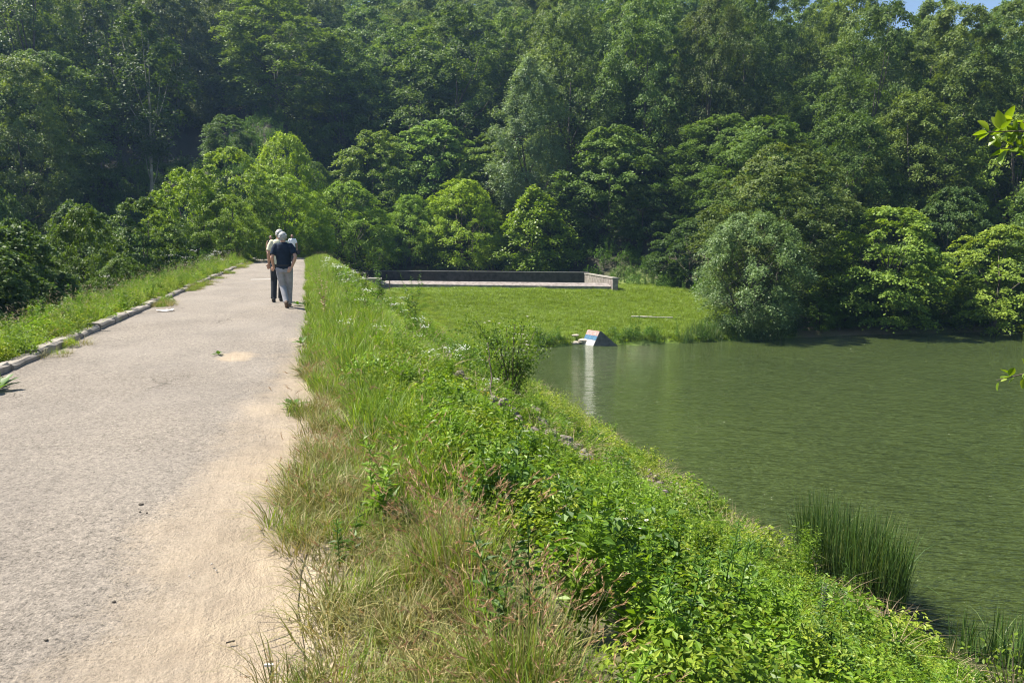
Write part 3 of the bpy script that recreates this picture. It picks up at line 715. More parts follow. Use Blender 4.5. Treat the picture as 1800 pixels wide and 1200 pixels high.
def person(label, loc, rz, height, shirt, trousers, hair, shoes, legs, arms, skin=SKIN, sleeve=.55, lean=.0, head_turn=(0, 0), bald=False, beard=None, belt=None, sleeveless=False):
    """faces +Y. legs = {'l': (knee, ankle, toe_pitch), 'r': ...}; arms = {'l': (elbow, wrist, hand dir), ...}"""
    root = thing('person', label, 'person', loc, rz); root.scale = (height/1.72,)*3
    hip = {'l': (-.09, 0, .90), 'r': (.09, 0, .90)}; sh = {'l': (-.172, lean*.9, 1.405), 'r': (.172, lean*.9, 1.405)}
    neck = (0, lean, 1.46); hc = (head_turn[0], lean+.015+head_turn[1], 1.598)
    B = Body()
    B.add([(0, 0, .88), (0, lean*.3, 1.05), (0, lean*.6, 1.22), (0, lean*.9, 1.36), (0, lean, 1.43)], [(.150, .105), (.140, .098), (.160, .108), (.170, .100), (.085, .07)], 16)
    B.add([(0, lean, 1.40), neck, (hc[0]*.6, hc[1]-.01, 1.55)], [.062, .056, .058])
    B.ball(hc, (.078, .094, .106)); B.ball((hc[0], hc[1]+.02, hc[2]-.06), (.058, .066, .058))      # skull, jaw
    B.add([(hc[0], hc[1]+.078, hc[2]+.02), (hc[0], hc[1]+.108, hc[2]-.022)], [.011, .017], 8)      # nose
    for s_ in (-1, 1): B.ball((hc[0]+s_*.078, hc[1]-.005, hc[2]-.015), (.012, .022, .034))          # ears
    for s_ in ('l', 'r'):
        kn, an, tp = legs[s_]; h_ = hip[s_]
        B.add([h_, lerp(h_, kn, .5), kn, lerp(kn, an, .35), an], [.088, .076, .054, .056, .038])
        el, wr, hd = arms[s_]
        B.add([sh[s_], lerp(sh[s_], el, .5), el, lerp(el, wr, .3), wr], [.044, .044, .039, .040, .026])
        d = Vector(hd).normalized(); w = Vector(wr); side = d.cross(Vector((0, 1, 0) if abs(d.y) < .8 else (0, 0, 1))).normalized(); nrm = side.cross(d)
        pal = w+d*.085
        B.add([tuple(w-d*.01), tuple(w+d*.04), tuple(pal)], [(.025, .020), (.034, .019), (.040, .017)], 10)
        for q, (o_, L_) in enumerate(((-.030, .070), (-.010, .080), (.010, .075), (.029, .058))):
            b0 = pal+side*o_; B.add([tuple(b0-d*.02), tuple(b0+d*L_*.5+nrm*.008), tuple(b0+d*L_+nrm*.028)], [.0098, .009, .0075], 8)
        t0 = w+d*.03-side*.028; B.add([tuple(t0), tuple(t0-side*.022+d*.03+nrm*.01), tuple(t0-side*.026+d*.06+nrm*.02)], [.013, .011, .009], 8)
    B.build('body', skin, root, .0075, 3)
    # eyes, mouth: small parts on the face
    a = Acc()
    for s_ in (-1, 1): a.blob((hc[0]+s_*.030, hc[1]+.083, hc[2]+.012), (.010, .006, .007))
    a.blob((hc[0], hc[1]+.088, hc[2]-.062), (.024, .006, .005))
    link('face_features', a.mesh('face_features', M['face']), root)
    S = Body()
    S.add([(0, 0, .86), (0, 0, .96), (0, lean*.3, 1.06), (0, lean*.6, 1.22), (0, lean*.9, 1.34), (0, lean, 1.425), (0, lean, 1.475)], [(.172, .126), (.168, .124), (.160, .120), (.180, .126), (.186, .118), (.150, .10), (.078, .07)], 18)
    if not sleeveless:
        for s_ in ('l', 'r'):
            el = arms[s_][0]; S.ball((sh[s_][0]*.93, sh[s_][1], sh[s_][2]-.012), .066); S.add([(sh[s_][0]*.9, sh[s_][1], sh[s_][2]-.01), lerp(sh[s_], el, sleeve*.5), lerp(sh[s_], el, sleeve+.2)], [.066, .068, .070])
    S.build('shirt', shirt, root, .011, 3)
    T = Body()
    T.add([(0, 0, .80), (0, 0, .88), (0, 0, .985)], [(.168, .118), (.176, .126), (.160, .116)], 18)
    for s_ in ('l', 'r'):
        kn, an, tp = legs[s_]; h_ = hip[s_]; an2 = lerp(an, kn, .04)
        T.add([h_, lerp(h_, kn, .5), kn, lerp(kn, an, .45), an2, lerp(an, kn, -.03)], [.106, .092, .076, .070, .068, .070])
    T.build('trousers', trousers, root, .011, 2)
    if belt:
        a = Acc(); k = 24
        V = [[.171*math.cos(2*PI*j/k), .127*math.sin(2*PI*j/k), z_] for z_ in (.945, .975) for j in range(k)]
        a.add(V, [[j, (j+1) % k, k+(j+1) % k, k+j] for j in range(k)]); link('belt', a.mesh('belt', belt), root)
    for s_ in ('l', 'r'):
        kn, an, tp = legs[s_]; c_, s2 = math.cos(tp), math.sin(tp)
        def rt(y_, z_): return (an[0], an[1]+y_*c_-z_*s2, an[2]+y_*s2+z_*c_)
        K = Body(); K.add([rt(-.075, -.045), rt(-.04, -.045), rt(.05, -.05), rt(.13, -.06), rt(.185, -.066)], [(.034, .036), (.042, .044), (.046, .040), (.048, .028), (.030, .018)])
        K.add([rt(-.02, .02), rt(-.02, -.04)], [.045, .045]); K.build('shoe', shoes, root, .009, 2)
    if not bald:
        Hh = Body(); Hh.ball((hc[0], hc[1]-.018, hc[2]+.022), (.090, .092, .094)); Hh.add([(hc[0], hc[1]-.052, hc[2]-.02), (hc[0], hc[1]-.045, hc[2]-.075)], [(.070, .05), (.058, .045)])
        for k_ in range(14): q_ = k_*2.4; z_ = -.04+.11*((k_*7) % 14)/14; w_ = math.sqrt(max(0, 1-(z_/.1)**2))*.085; Hh.ball((hc[0]+w_*math.cos(q_), hc[1]-.025+w_*math.sin(q_)*(1 if math.sin(q_) < 0 else .5), hc[2]+.022+z_), (.020, .020, .016))
        Hh.build('hair', hair, root, .009, 1)
    if beard:
        Bb = Body(); Bb.ball((hc[0], hc[1]+.045, hc[2]-.075), (.058, .052, .048)); Bb.build('beard', beard, root, .009, 1)
    return root
M['face'] = plain('eye_and_lip', (.10, .05, .045), .5, .1, 20)
def cloth(name, c, var=.22, sc=9): return plain(name, c, .9, var, sc, .35, .15)
grey_hair = plain('grey_hair', (.40, .39, .37), .8, .4, 45, .6)
p = at(502.5, 541.5); DEPTH1 = p
person('grey haired man walking away in a dark navy t-shirt and light grey trousers', (p[0], p[1], .012), -.10, 1.70,
       cloth('navy_cloth', (.018, .028, .045)), cloth('light_grey_cloth', (.27, .27, .285)), grey_hair, plain('brown_leather', (.13, .085, .06), .6, .2, 10),
       {'l': ((-.055, .06, .49), (.035, -.13, .145), -.65), 'r': ((.085, .12, .49), (.05, .20, .09), 0)},
       {'l': ((-.245, -.07, 1.13), (-.235, .07, .90), (-.35, .5, -.35)), 'r': ((.275, -.13, 1.15), (.185, -.10, .93), (-.5, -.1, -.6))},
       belt=plain('black_leather', (.02, .02, .022), .5, .1, 10))
p = at(489, 531.5)
person('grey haired man in a pale yellow shirt and dark trousers beside the man in navy', (p[0], p[1], .012), .02, 1.77,
       cloth('pale_yellow_cloth', (.62, .60, .42), .1), cloth('charcoal_cloth', (.030, .033, .038)), grey_hair, plain('dark_shoe', (.03, .028, .026), .6, .2, 10),
       {'l': ((-.10, .03, .49), (-.10, -.10, .10), -.2), 'r': ((.07, .13, .50), (.06, .20, .09), 0)},
       {'l': ((-.23, -.02, 1.13), (-.22, .10, .90), (-.05, .3, -.8)), 'r': ((.235, .05, 1.14), (.16, .24, 1.10), (-.5, .8, 0))}, head_turn=(.01, .0)).rotation_euler.y = .055
p = at(515.5, 462)
wp = person('bald bearded person in a white shirt coming towards the camera far down the road', (p[0], p[1], .012), PI-.1, 1.68,
       cloth('white_cloth', (.74, .75, .78), .06), cloth('dark_blue_cloth', (.05, .06, .08)), grey_hair, plain('dark_shoe', (.03, .028, .026), .6, .2, 10),
       {'l': ((-.09, .12, .49), (-.09, .14, .09), 0), 'r': ((.09, .03, .48), (.09, -.16, .12), -.4)},
       {'l': ((-.25, -.02, 1.12), (-.27, .10, .88), (0, .3, -.8)), 'r': ((.25, 0, 1.12), (.25, .12, .90), (0, .3, -.8))}, skin=DSKIN, bald=True, beard=plain('dark_beard', (.03, .025, .02), .8, .2, 30))
a = Acc(); a.box((0, 0, 0), (.12, .30, .24), jit=.02); a.tube([[0, -.08, .12], [0, -.05, .19], [0, .05, .19], [0, .08, .12]], .012, 6)
tag(link('bag', a.mesh('bag', plain('dark_bag_cloth', (.02, .02, .022), .7, .2, 10)), loc=(p[0]+.30, p[1]-.13, .62), rot=(0, 0, .3)), 'small dark bag hanging from the hand of the person in white', 'bag')
p = at(478, 465)
person('person in a black sleeveless top mostly hidden behind the man in yellow', (p[0], p[1], .012), PI+.1, 1.62,
       cloth('black_cloth', (.015, .015, .018)), cloth('black_cloth', (.02, .02, .024)), plain('dark_hair', (.03, .022, .018), .6, .2, 40), plain('dark_shoe', (.03, .028, .026), .6, .2, 10),
       {'l': ((-.09, .10, .49), (-.09, .12, .09), 0), 'r': ((.09, .0, .48), (.09, -.14, .11), -.3)},
       {'l': ((-.24, 0, 1.13), (-.23, .08, .88), (0, .2, -.8)), 'r': ((.25, 0, 1.12), (.27, .06, .87), (0, .2, -.8))}, sleeveless=True)

# ------------------------------------------------------------------ ground plants: prototypes and scatter
def leafy(seed, n, rad, hgt, leaf, mat, up=.6, asp=.5, stems=6):
    r = np.random.default_rng(seed); a = Acc()
    th = r.uniform(0, 2*PI, n); rr = rad*np.sqrt(r.random(n)); z_ = hgt*(1-.6*(rr/rad)**2)*np.clip(r.normal(.72, .25, n), .05, 1.15)
    P = np.stack([rr*np.cos(th), rr*np.sin(th), z_], 1); out = np.stack([np.cos(th), np.sin(th), 0*th], 1)
    ang = r.uniform(0, 2*PI, n); T = np.stack([np.cos(ang), np.sin(ang), r.normal(0, .35, n)], 1)+out*.3
    N = np.array([0, 0, 1])*up*1.4+r.normal(0, .45, (n, 3))
    L = leaf*r.uniform(.55, 1.3, n); a.leaves(P, T, N, L, L*asp, 0, None, fold=.22, r=r)
    for i in range(stems):
        q = r.uniform(0, 2*PI); b = rad*.6*r.random(); a.tube([[b*math.cos(q), b*math.sin(q), 0], [b*1.2*math.cos(q), b*1.2*math.sin(q), hgt*.8]], [.004, .002], 4, v=.3, cap=False)
    return a.mesh('weed_clump', M[mat])
def upright(seed, hgt, n, leaf, mat, asp=.28, stems=3, flower=False):
    r = np.random.default_rng(seed); a = Acc()
    for s_ in range(stems):
        b = r.normal(0, .05, 2); ln = r.normal(0, .12, 2); h_ = hgt*r.uniform(.7, 1.1)
        pts = [np.array([b[0]+ln[0]*q*q*h_, b[1]+ln[1]*q*q*h_, h_*q]) for q in np.linspace(0, 1, 5)]
        a.tube(pts, [.004, .0035, .003, .0025, .0015], 5, v=.7)
        q = np.sort(r.random(n)*.9+.1); P = np.array([np.interp(q, np.linspace(0, 1, 5), [p_[i] for p_ in pts]) for i in range(3)]).T
        th = np.arange(n)*2.4+r.random(n); T = np.stack([np.cos(th), np.sin(th), r.normal(.35, .3, n)], 1)
        L = leaf*r.uniform(.6, 1.2, n)*(1.15-.6*q); a.leaves(P, T, np.array([0, 0, 1])+r.normal(0, .3, (n, 3)), L, L*asp, 0, None, fold=.2, r=r)
        if flower:
            m_ = 16; c = pts[-1]; pp = c+r.normal(0, 1, (m_, 3))*np.array([.035, .035, .010]); a.leaves(pp, r.normal(0, 1, (m_, 3))*np.array([1, 1, .1]), np.tile([0, 0, 1.], (m_, 1))+r.normal(0, .2, (m_, 3)), .022, .02, 1, None, r=r)
    return a.mesh('tall_weed', [M[mat], M['white']])
def tuft(seed, n, rad, L0, L1, w, mat, droop=.45, tilt=.28, heads=0, headmat='head', seg=3):
    r = np.random.default_rng(seed); a = Acc()
    th = r.uniform(0, 2*PI, n); rr = rad*np.sqrt(r.random(n)); P = np.stack([rr*np.cos(th), rr*np.sin(th), 0*th-.02], 1)
    D = np.stack([np.cos(th)*rr/rad*tilt, np.sin(th)*rr/rad*tilt, 1+0*th], 1)+r.normal(0, tilt*.6, (n, 3))*np.array([1, 1, .2])
    a.blades(P, D, r.uniform(L0, L1, n), w*r.uniform(.7, 1.3, n), r.uniform(0, droop*2, n), seg, 0, None, r)
    if heads:
        P = P[:heads]; D = D[:heads]; L = r.uniform(L1*.85, L1*1.25, heads)
        tip = a.blades(P, D, L, .003, r.uniform(.05, .3, heads), 3, 0, np.full(heads, .8), r)
        m_ = 12; ci = np.repeat(np.arange(heads), m_); s_ = np.tile(np.linspace(0, 1, m_), heads)[:, None]
        H_ = norm(D*np.array([1, 1, 0])+r.normal(0, .2, (heads, 3))*np.array([1, 1, 0])); hd = norm(H_*.8+np.array([0, 0, .6]))
        PP = tip[ci]+hd[ci]*s_*.055; T = hd[ci]+r.normal(0, .22, (len(ci), 3)); a.leaves(PP, T, r.normal(0, 1, (len(ci), 3)), .026, .0035, 1, None, r=r)
    return a.mesh('grass_tuft', [M[mat], M[headmat]])
def daisies(seed, n, rad, hgt, size):
    r = np.random.default_rng(seed); a = Acc()
    for i in range(n):
        q = r.uniform(0, 2*PI); b = rad*math.sqrt(r.random()); h_ = hgt*r.uniform(.7, 1.2); c = np.array([b*math.cos(q), b*math.sin(q), h_])
        a.tube([[c[0]*.8, c[1]*.8, 0], c], [.003, .002], 4, 0, .4, False)
        m_ = 9; th = np.arange(m_)*2*PI/m_; T = np.stack([np.cos(th), np.sin(th), .15+0*th], 1); a.leaves(np.tile(c, (m_, 1)), T, np.tile([0, 0, 1.], (m_, 1)), size*.5, size*.24, 1, None, r=r)
        a.blob(c+[0, 0, .003], (size*.14, size*.14, size*.08), 2, .5, 0, 0, 6, 4)
    return a.mesh('daisy_patch', [M['grass'], M['white'], M['yellow']])
def stonecrop(seed):
    r = np.random.default_rng(seed); a = Acc(); n = 420
    th = r.uniform(0, 2*PI, n); rr = .22*np.sqrt(r.random(n)); P = np.stack([rr*np.cos(th), rr*np.sin(th), r.uniform(0, .07, n)], 1)
    a.leaves(P, r.normal(0, 1, (n, 3))+[0, 0, .8], r.normal(0, 1, (n, 3))+[0, 0, 1.2], .03, .022, 0, None, r=r); return a.mesh('stonecrop', M['yellow'])
def pebbles(seed, mat='grey_stone', s=.05, n=9, rad=.22):
    r = np.random.default_rng(seed); a = Acc()
    for i in range(n):
        q = r.uniform(0, 2*PI); b = rad*math.sqrt(r.random()); k_ = s*r.uniform(.4, 1.3); a.blob((b*math.cos(q), b*math.sin(q), k_*.25), (k_, k_*r.uniform(.6, 1), k_*.55), 0, .5, int(r.integers(999)), .12, 7, 5)
    return a.mesh('pebbles', M[mat])

PC = {}
def pack(name, meshes):
    c = bpy.data.collections.new(name)
    for i, m_ in enumerate(meshes):
        o = bpy.data.objects.new('%s_%02d' % (name, i), m_); c.objects.link(o)
    PC[name] = (c, len(meshes))
def scatter(name, packname, P, S, label, tilt=.12, seed=1, follow=None):
    c, k = PC[packname]; n = len(P); r = np.random.default_rng(seed)
    me = bpy.data.meshes.new(name); me.vertices.add(n); me.vertices.foreach_set('co', np.asarray(P, np.float32).ravel())
    rot = np.stack([r.normal(0, tilt, n), r.normal(0, tilt, n), r.uniform(0, 2*PI, n)], 1)
    at_ = me.attributes.new('rot', 'FLOAT_VECTOR', 'POINT'); at_.data.foreach_set('vector', rot.astype(np.float32).ravel())
    at_ = me.attributes.new('scl', 'FLOAT', 'POINT'); at_.data.foreach_set('value', np.asarray(S, np.float32))
    at_ = me.attributes.new('idx', 'INT', 'POINT'); at_.data.foreach_set('value', r.integers(0, k, n).astype(np.int32))
    o = link(name, me); ng = bpy.data.node_groups.new(name, 'GeometryNodeTree')
    ng.interface.new_socket('Geometry', in_out='INPUT', socket_type='NodeSocketGeometry'); ng.interface.new_socket('Geometry', in_out='OUTPUT', socket_type='NodeSocketGeometry')
    N = ng.nodes; gi = N.new('NodeGroupInput'); go = N.new('NodeGroupOutput'); ip = N.new('GeometryNodeInstanceOnPoints'); ci = N.new('GeometryNodeCollectionInfo')
    ci.inputs['Collection'].default_value = c; ci.inputs['Separate Children'].default_value = True; ci.inputs['Reset Children'].default_value = True
    ip.inputs['Pick Instance'].default_value = True
    def na(nm, ty):
        q = N.new('GeometryNodeInputNamedAttribute'); q.data_type = ty; q.inputs['Name'].default_value = nm; return [s_ for s_ in q.outputs if s_.enabled][0]
    Lk = ng.links; Lk.new(gi.outputs[0], ip.inputs['Points']); Lk.new(ci.outputs[0], ip.inputs['Instance']); Lk.new(na('rot', 'FLOAT_VECTOR'), ip.inputs['Rotation'])
    Lk.new(na('scl', 'FLOAT'), ip.inputs['Scale']); Lk.new(na('idx', 'INT'), ip.inputs['Instance Index']); Lk.new(ip.outputs[0], go.inputs[0])
    md = o.modifiers.new('scatter', 'NODES'); md.node_group = ng
    return tag(o, label, kind='stuff')

pack('verge_weed', [leafy(150+i, 380, .24, .30, .042, 'yellow_weed') for i in range(2)]+[leafy(155, 380, .24, .32, .045, 'weed'), upright(156, .5, 50, .08, 'weed', stems=5)])
pack('leafy_weed', [leafy(i, 400, .24, .28, .040, 'weed', asp=.52) for i in range(3)]+[leafy(10+i, 380, .24, .25, .036, 'yellow_weed') for i in range(2)])
pack('light_weed', [leafy(20+i, 340, .25, .18, .034, 'yellow_weed', asp=.5) for i in range(3)]+[leafy(25, 240, .24, .24, .045, 'weed')])
pack('dark_weed', [leafy(30+i, 260, .22, .36, .050, 'dark_weed', asp=.6) for i in range(2)]+[upright(35+i, .55, 50, .07, 'dark_weed') for i in range(2)])
pack('tall_weed', [upright(40+i, .50, 60, .075, 'weed', stems=6, asp=.34) for i in range(3)]+[upright(45, .6, 60, .07, 'weed', stems=4)])
pack('flower_weed', [upright(50+i, .7, 22, .07, 'weed', stems=3, flower=True) for i in range(2)])
pack('green_grass', [tuft(60+i, 80, .12, .20, .48, .010, 'grass', .4) for i in range(3)])
pack('wild_grass', [tuft(65+i, 60, .13, .3, .62, .007, 'grass', .4, heads=8, headmat='straw') for i in range(3)])
pack('dry_grass', [tuft(70+i, 90, .12, .10, .26, .005, 'dry', .6, .4) for i in range(3)]+[tuft(74+i, 80, .12, .12, .26, .005, 'grass', .5, heads=5) for i in range(1)])
pack('barley', [tuft(80+i, 55, .11, .22, .42, .005, 'dry', .4, heads=22) for i in range(2)]+[tuft(84, 60, .11, .22, .42, .006, 'grass', .4, heads=16)])
pack('lawn_grass', [tuft(90+i, 26, .16, .10, .22, .018, 'lawn', .6, .5, seg=2) for i in range(3)])
pack('daisy', [daisies(95+i, 4, .16, .38, .032) for i in range(2)])
pack('stonecrop', [stonecrop(98), stonecrop(99)])
pack('pebble', [pebbles(100+i) for i in range(3)])
pack('grit', [pebbles(120+i, 'stone' if i else 'grey_stone', .007, 5, .18) for i in range(3)])
pack('straw', [tuft(105+i, 40, .16, .25, .7, .006, 'straw', .9, .7) for i in range(2)])
pack('water_reed', [tuft(108+i, 30, .14, .5, 1.0, .014, 'reed', .3, .2) for i in range(2)])

def pts_in(x0, x1, y0_, y1, dens, seed, prob=None, near_boost=0):
    """random points on the terrain; dens per square metre"""
    r = np.random.default_rng(seed); n = int((x1-x0)*(y1-y0_)*dens); x = r.uniform(x0, x1, n); y = r.uniform(y0_, y1, n)
    if prob is not None: k_ = r.random(n) < prob(x, y); x, y = x[k_], y[k_]
    return x, y, r
def put(name, pk, x, y, r, s0, s1, label, seed, tilt=.12, dz=0, grow=.012):
    z = terrain(x, y)+dz; s = r.uniform(s0, s1, len(x))*(1+np.clip(np.hypot(x, y)-12, 0, 40)*grow)
    return scatter(name, pk, np.stack([x, y, z], 1), s, label, tilt, seed)
# right embankment: zones
def dryzone(x, y): return sstep(1.0, .60, x+.20*vnoise(x, y, .9)+.13*np.clip(y-3, 0, 9))*sstep(7.0, 4.6, y)
def verge(x, y): return sstep(1.7-.75*sstep(11, 7, y), 1.15-.75*sstep(11, 7, y), x+.3*vnoise(x, y, 1.5)-.012*y)
_RK = [(1.95, 11.2, .5), (2.1, 10.3, .55), (2.3, 9.4, .6), (2.7, 8.4, .6), (3.2, 8.9, .6), (3.6, 9.6, .7), (4.0, 10.4, .6), (5.4, 11.6, .5), (6.6, 13.2, .6), (7.4, 14.6, .7), (8.6, 15.3, .6), (9.2, 14.2, .5), (9.1, 12.4, .4), (8.0, 9.6, .5)]
def rocky(x, y):
    x2 = x+.15*vnoise(x, y, .7); o = np.zeros_like(x)
    for a_, b_, w_ in _RK: o = np.maximum(o, np.exp(-(((x2-a_)**2+(y-b_)**2)/w_**2)**1.5))
    return o
def bare(x, y): return sstep(.62, .25, x+.35*vnoise(x+4, y, .8))    # close to the road: thinner
dfar = lambda y, a_, b_: 1-.6*sstep(a_, b_, y)
mid = lambda x, y: (1-dryzone(x, y))*(1-.97*np.minimum(1, rocky(x, y)*1.6))
x, y, r = pts_in(.4, 8.6, .2, 20, 22, 1, lambda x, y: mid(x, y)*np.maximum(.35*sstep(.7, .9, x), sstep(.75, 1.3, x+.25*vnoise(x, y, 1.2)+.35*sstep(4, 5, y)-.5*sstep(8, 12, y)))*dfar(y, 9, 15)*np.where(x > 5.5, .45, 1))
put('weeds', 'leafy_weed', x, y, r, .75, 1.25, 'dense bright green leafy weeds covering the slope between road and pond', 11, .2)
x, y, r = pts_in(4.0, 9.3, .2, 24, 16, 2, lambda x, y: (1-.97*np.minimum(1, rocky(x, y)*1.5))*sstep(3.4, 5.2, x)*dfar(y, 12, 20))
put('low_weeds', 'light_weed', x, y, r, .6, 1.05, 'low yellow green weeds on the slope close to the water', 12, .2)
x, y, r = pts_in(.9, 8.8, 20, 58, 12, 3, lambda x, y: .75)
put('far_weeds', 'light_weed', x, y, r, .8, 1.3, 'yellow green weeds on the far part of the embankment', 13, .2, grow=.004)
x, y, r = pts_in(.9, 6.5, .3, 26, 3.6, 4, lambda x, y: (1-dryzone(x, y))*(1-np.minimum(1, rocky(x, y)*2))*sstep(-.1, .5, vnoise(x, y, 1.8)))
put('dark_weeds', 'dark_weed', x, y, r, .8, 1.3, 'patches of taller dark green weeds on the slope', 14)
x, y, r = pts_in(.8, 5.0, .5, 30, 2.6, 5, lambda x, y: (1-dryzone(x, y))*(1-np.minimum(1, rocky(x, y)*2))*.8)
put('tall_weeds', 'tall_weed', x, y, r, .7, 1.2, 'upright leafy weeds standing above the green slope', 15)
x, y, r = pts_in(.35, 1.9, 4.2, 57, 42, 6, lambda x, y: verge(x, y)*(1-.75*dryzone(x, y))*(1-.7*bare(x, y)*sstep(9, 5, y))*dfar(y, 10, 30))
put('grass', 'green_grass', x, y, r, .6, 1.0, 'tall green grass on the verge right of the road', 16, grow=0)
x, y, r = pts_in(.15, 3.6, 5.5, 57, 3.2, 7, lambda x, y: (verge(x, y)*.8+.25)*dfar(y, 20, 50))
put('wild_grass', 'wild_grass', x, y, r, .6, 1.0, 'seeding wild grass along the right verge', 17, grow=0)
x, y, r = pts_in(-.35, 1.5, 1.2, 8.5, 95, 8, lambda x, y: dryzone(x, y)*(sstep(-.30, .12, x+.20*vnoise(x+4, y, .5)))*(.35+.65*sstep(-.45, .2, vnoise(x, y+3, .35))))
put('dry_grass', 'dry_grass', x, y, r, .6, 1.15, 'short drying grass between the sandy road edge and the weeds', 18, .15)
x, y, r = pts_in(.2, 1.5, 1.3, 5.6, 70, 9, lambda x, y: dryzone(x, y)*sstep(.3, .7, x+.2*vnoise(x, y, .6))*sstep(-.5, .5, vnoise(x+7, y, .6)))
put('wild_barley', 'barley', x, y, r, .8, 1.2, 'reddish brown wall barley heads in the dry grass', 19)
x, y, r = pts_in(-.2, .5, 4.5, 13, 46, 10, lambda x, y: sstep(-.15, .10, x+.14*vnoise(x+4, y, .9))*sstep(13, 8, y))
put('edge_grass', 'dry_grass', x, y, r, .7, 1.2, 'short grass creeping over the right edge of the asphalt', 20)
x, y, r = pts_in(.8, 4.0, 1.8, 14, .9, 11, lambda x, y: (1-dryzone(x, y))*sstep(.0, .6, vnoise(x+3, y, 1.6)))
put('daisies', 'daisy', x, y, r, .8, 1.3, 'scattered small white flowers among the weeds', 21)
x, y, r = pts_in(.5, 2.2, 6, 30, .8, 12)
put('white_flower_weeds', 'flower_weed', x, y, r, .8, 1.1, 'white flower heads rising from the verge grass', 22)
x, y, r = pts_in(1.4, 9.5, 7, 17, 13, 13, lambda x, y: np.minimum(1, rocky(x, y)*1.5)*(x < 4.4)*sstep(-.1, .4, vnoise(x, y+8, .6)))
put('stonecrop', 'stonecrop', x, y, r, .8, 1.2, 'orange yellow stonecrop on the stony strip of the slope', 23)
x, y, r = pts_in(1.4, 9.8, 7, 17, 26, 14, lambda x, y: rocky(x, y))
put('rubble', 'pebble', x, y, r, .8, 1.6, 'grey stone rubble showing through the weeds', 24)
x, y, r = pts_in(1.6, 9.2, 5, 30, 5, 15, lambda x, y: np.maximum(rocky(x, y)*.6, .45*sstep(6.5, 8.3, x)))
put('dead_stalks', 'straw', x, y, r, .6, 1.1, 'dead straw coloured stalks on the stony strip', 25)
x, y, r = pts_in(7.6, 9.3, 3, 42, 7, 16, lambda x, y: .6+.4*vnoise(x, y, 1))
put('shore_weeds', 'verge_weed', x, y, r, .6, 1.3, 'scrubby growth along the waterline of the embankment', 26)
x, y, r = pts_in(-3.6, 0.1, 1.5, 26, 6, 40, lambda x, y: .15+.85*sstep(-1.0, -.1, x))
scatter('gravel', 'grit', np.stack([x, y, .014+0*x], 1), r.uniform(.3, 1.1, len(x)), 'loose grit lying on the road', .1, 41)
x, y, r = pts_in(5.5, 9.0, 6, 34, 1.1, 50, lambda x, y: sstep(-.2, .5, vnoise(x, y, 1.3)))
put('scrub', 'verge_weed', x, y, r, 1.2, 2.1, 'scrubby taller weeds on the lower bank', 51, grow=0)
x, y, r = pts_in(5.5, 9.2, 6, 34, 2.2, 52, lambda x, y: sstep(.1, .6, vnoise(x+5, y, 1.1)))
put('dry_stalks', 'straw', x, y, r, .7, 1.2, 'dry straw stalks on the lower bank', 53, grow=0)
x, y, r = pts_in(-.2, .5, 7, 54, 46, 47, lambda x, y: sstep(-.15, .05, x+.14*vnoise(x+4, y, .9))*sstep(7, 11, y))
put('edge_tufts', 'green_grass', x, y, r, .35, .7, 'short green grass along the far right edge of the asphalt', 48, grow=0)
# left verge
x, y, r = pts_in(-4.75, -3.75, 2, 57, 24, 17, lambda x, y: dfar(y, 15, 40))
put('left_verge_weeds', 'verge_weed', x, y, r, .55, 1.15, 'leafy weeds on the narrow verge behind the left kerb', 27)
x, y, r = pts_in(-4.8, -3.72, 2, 57, 12, 18, lambda x, y: dfar(y, 15, 40))
put('left_verge_grass', 'wild_grass', x, y, r, .5, 1.0, 'tufts of seeding grass behind the left kerb', 28)
x, y, r = pts_in(-4.9, -3.8, 8, 40, 1.6, 19, lambda x, y: sstep(-.1, .5, vnoise(x, y, 3)))
put('left_flower_weeds', 'flower_weed', x, y, r, .8, 1.3, 'tall white flowering weeds behind the left kerb', 29)
def gut(x, y): return sstep(.0, .45, vnoise(x*.3+2, y, 1.9))*sstep(-3.0, -3.4, x+.18*vnoise(x, y, .5))
x, y, r = pts_in(-3.8, -2.95, 3, 50, 60, 20, lambda x, y: gut(x, y))
put('kerb_grass', 'dry_grass', x, y, r, .5, 1.0, 'grass growing in the gutter over the left kerb', 30, grow=0)
x, y, r = pts_in(-3.85, -3.1, 3, 50, 22, 45, lambda x, y: gut(x+.15, y))
put('kerb_weeds', 'verge_weed', x, y, r, .3, .75, 'weeds spilling over the left kerb onto the asphalt', 46, grow=0)
x, y, r = pts_in(-12, -5.2, 2, 57, 3.2, 21)
put('ravine_weeds', 'dark_weed', x, y, r, 1.2, 2.2, 'dark undergrowth on the slope down into the ravine', 31)
# lawn
x, y, r = pts_in(5, 31, 41, 63, 34, 22, lambda x, y: sstep(6, 8, x)*sstep(-.35, .1, y-(41.4))*np.where(x > 29.8, .6, 1))
k_ = terrain(x, y) > -4.95; x, y = x[k_], y[k_]
put('lawn', 'lawn_grass', x, y, r, .7, 1.1, 'bright green lawn between the spillway and the pond', 32, .15)
x, y, r = pts_in(10, 31, 40.6, 42.6, 5, 23, lambda x, y: sstep(-.2, .4, vnoise(x, y, 1.4)))
k_ = (terrain(x, y) > -5.05) & ((np.abs(x-16.4) > 1.6) | (y > 43.4)); x, y = x[k_], y[k_]
put('shore_plants', 'dark_weed', x, y, r, 1.0, 1.8, 'dark leafy plants along the far shore of the lawn', 33)
x, y, r = pts_in(22, 30.5, 40.5, 42.3, 7, 24)
k_ = terrain(x, y) > -5.1; x, y = x[k_], y[k_]
put('shore_reeds', 'water_reed', x, y, r, .6, 1.1, 'reeds at the right corner of the lawn shore', 34)
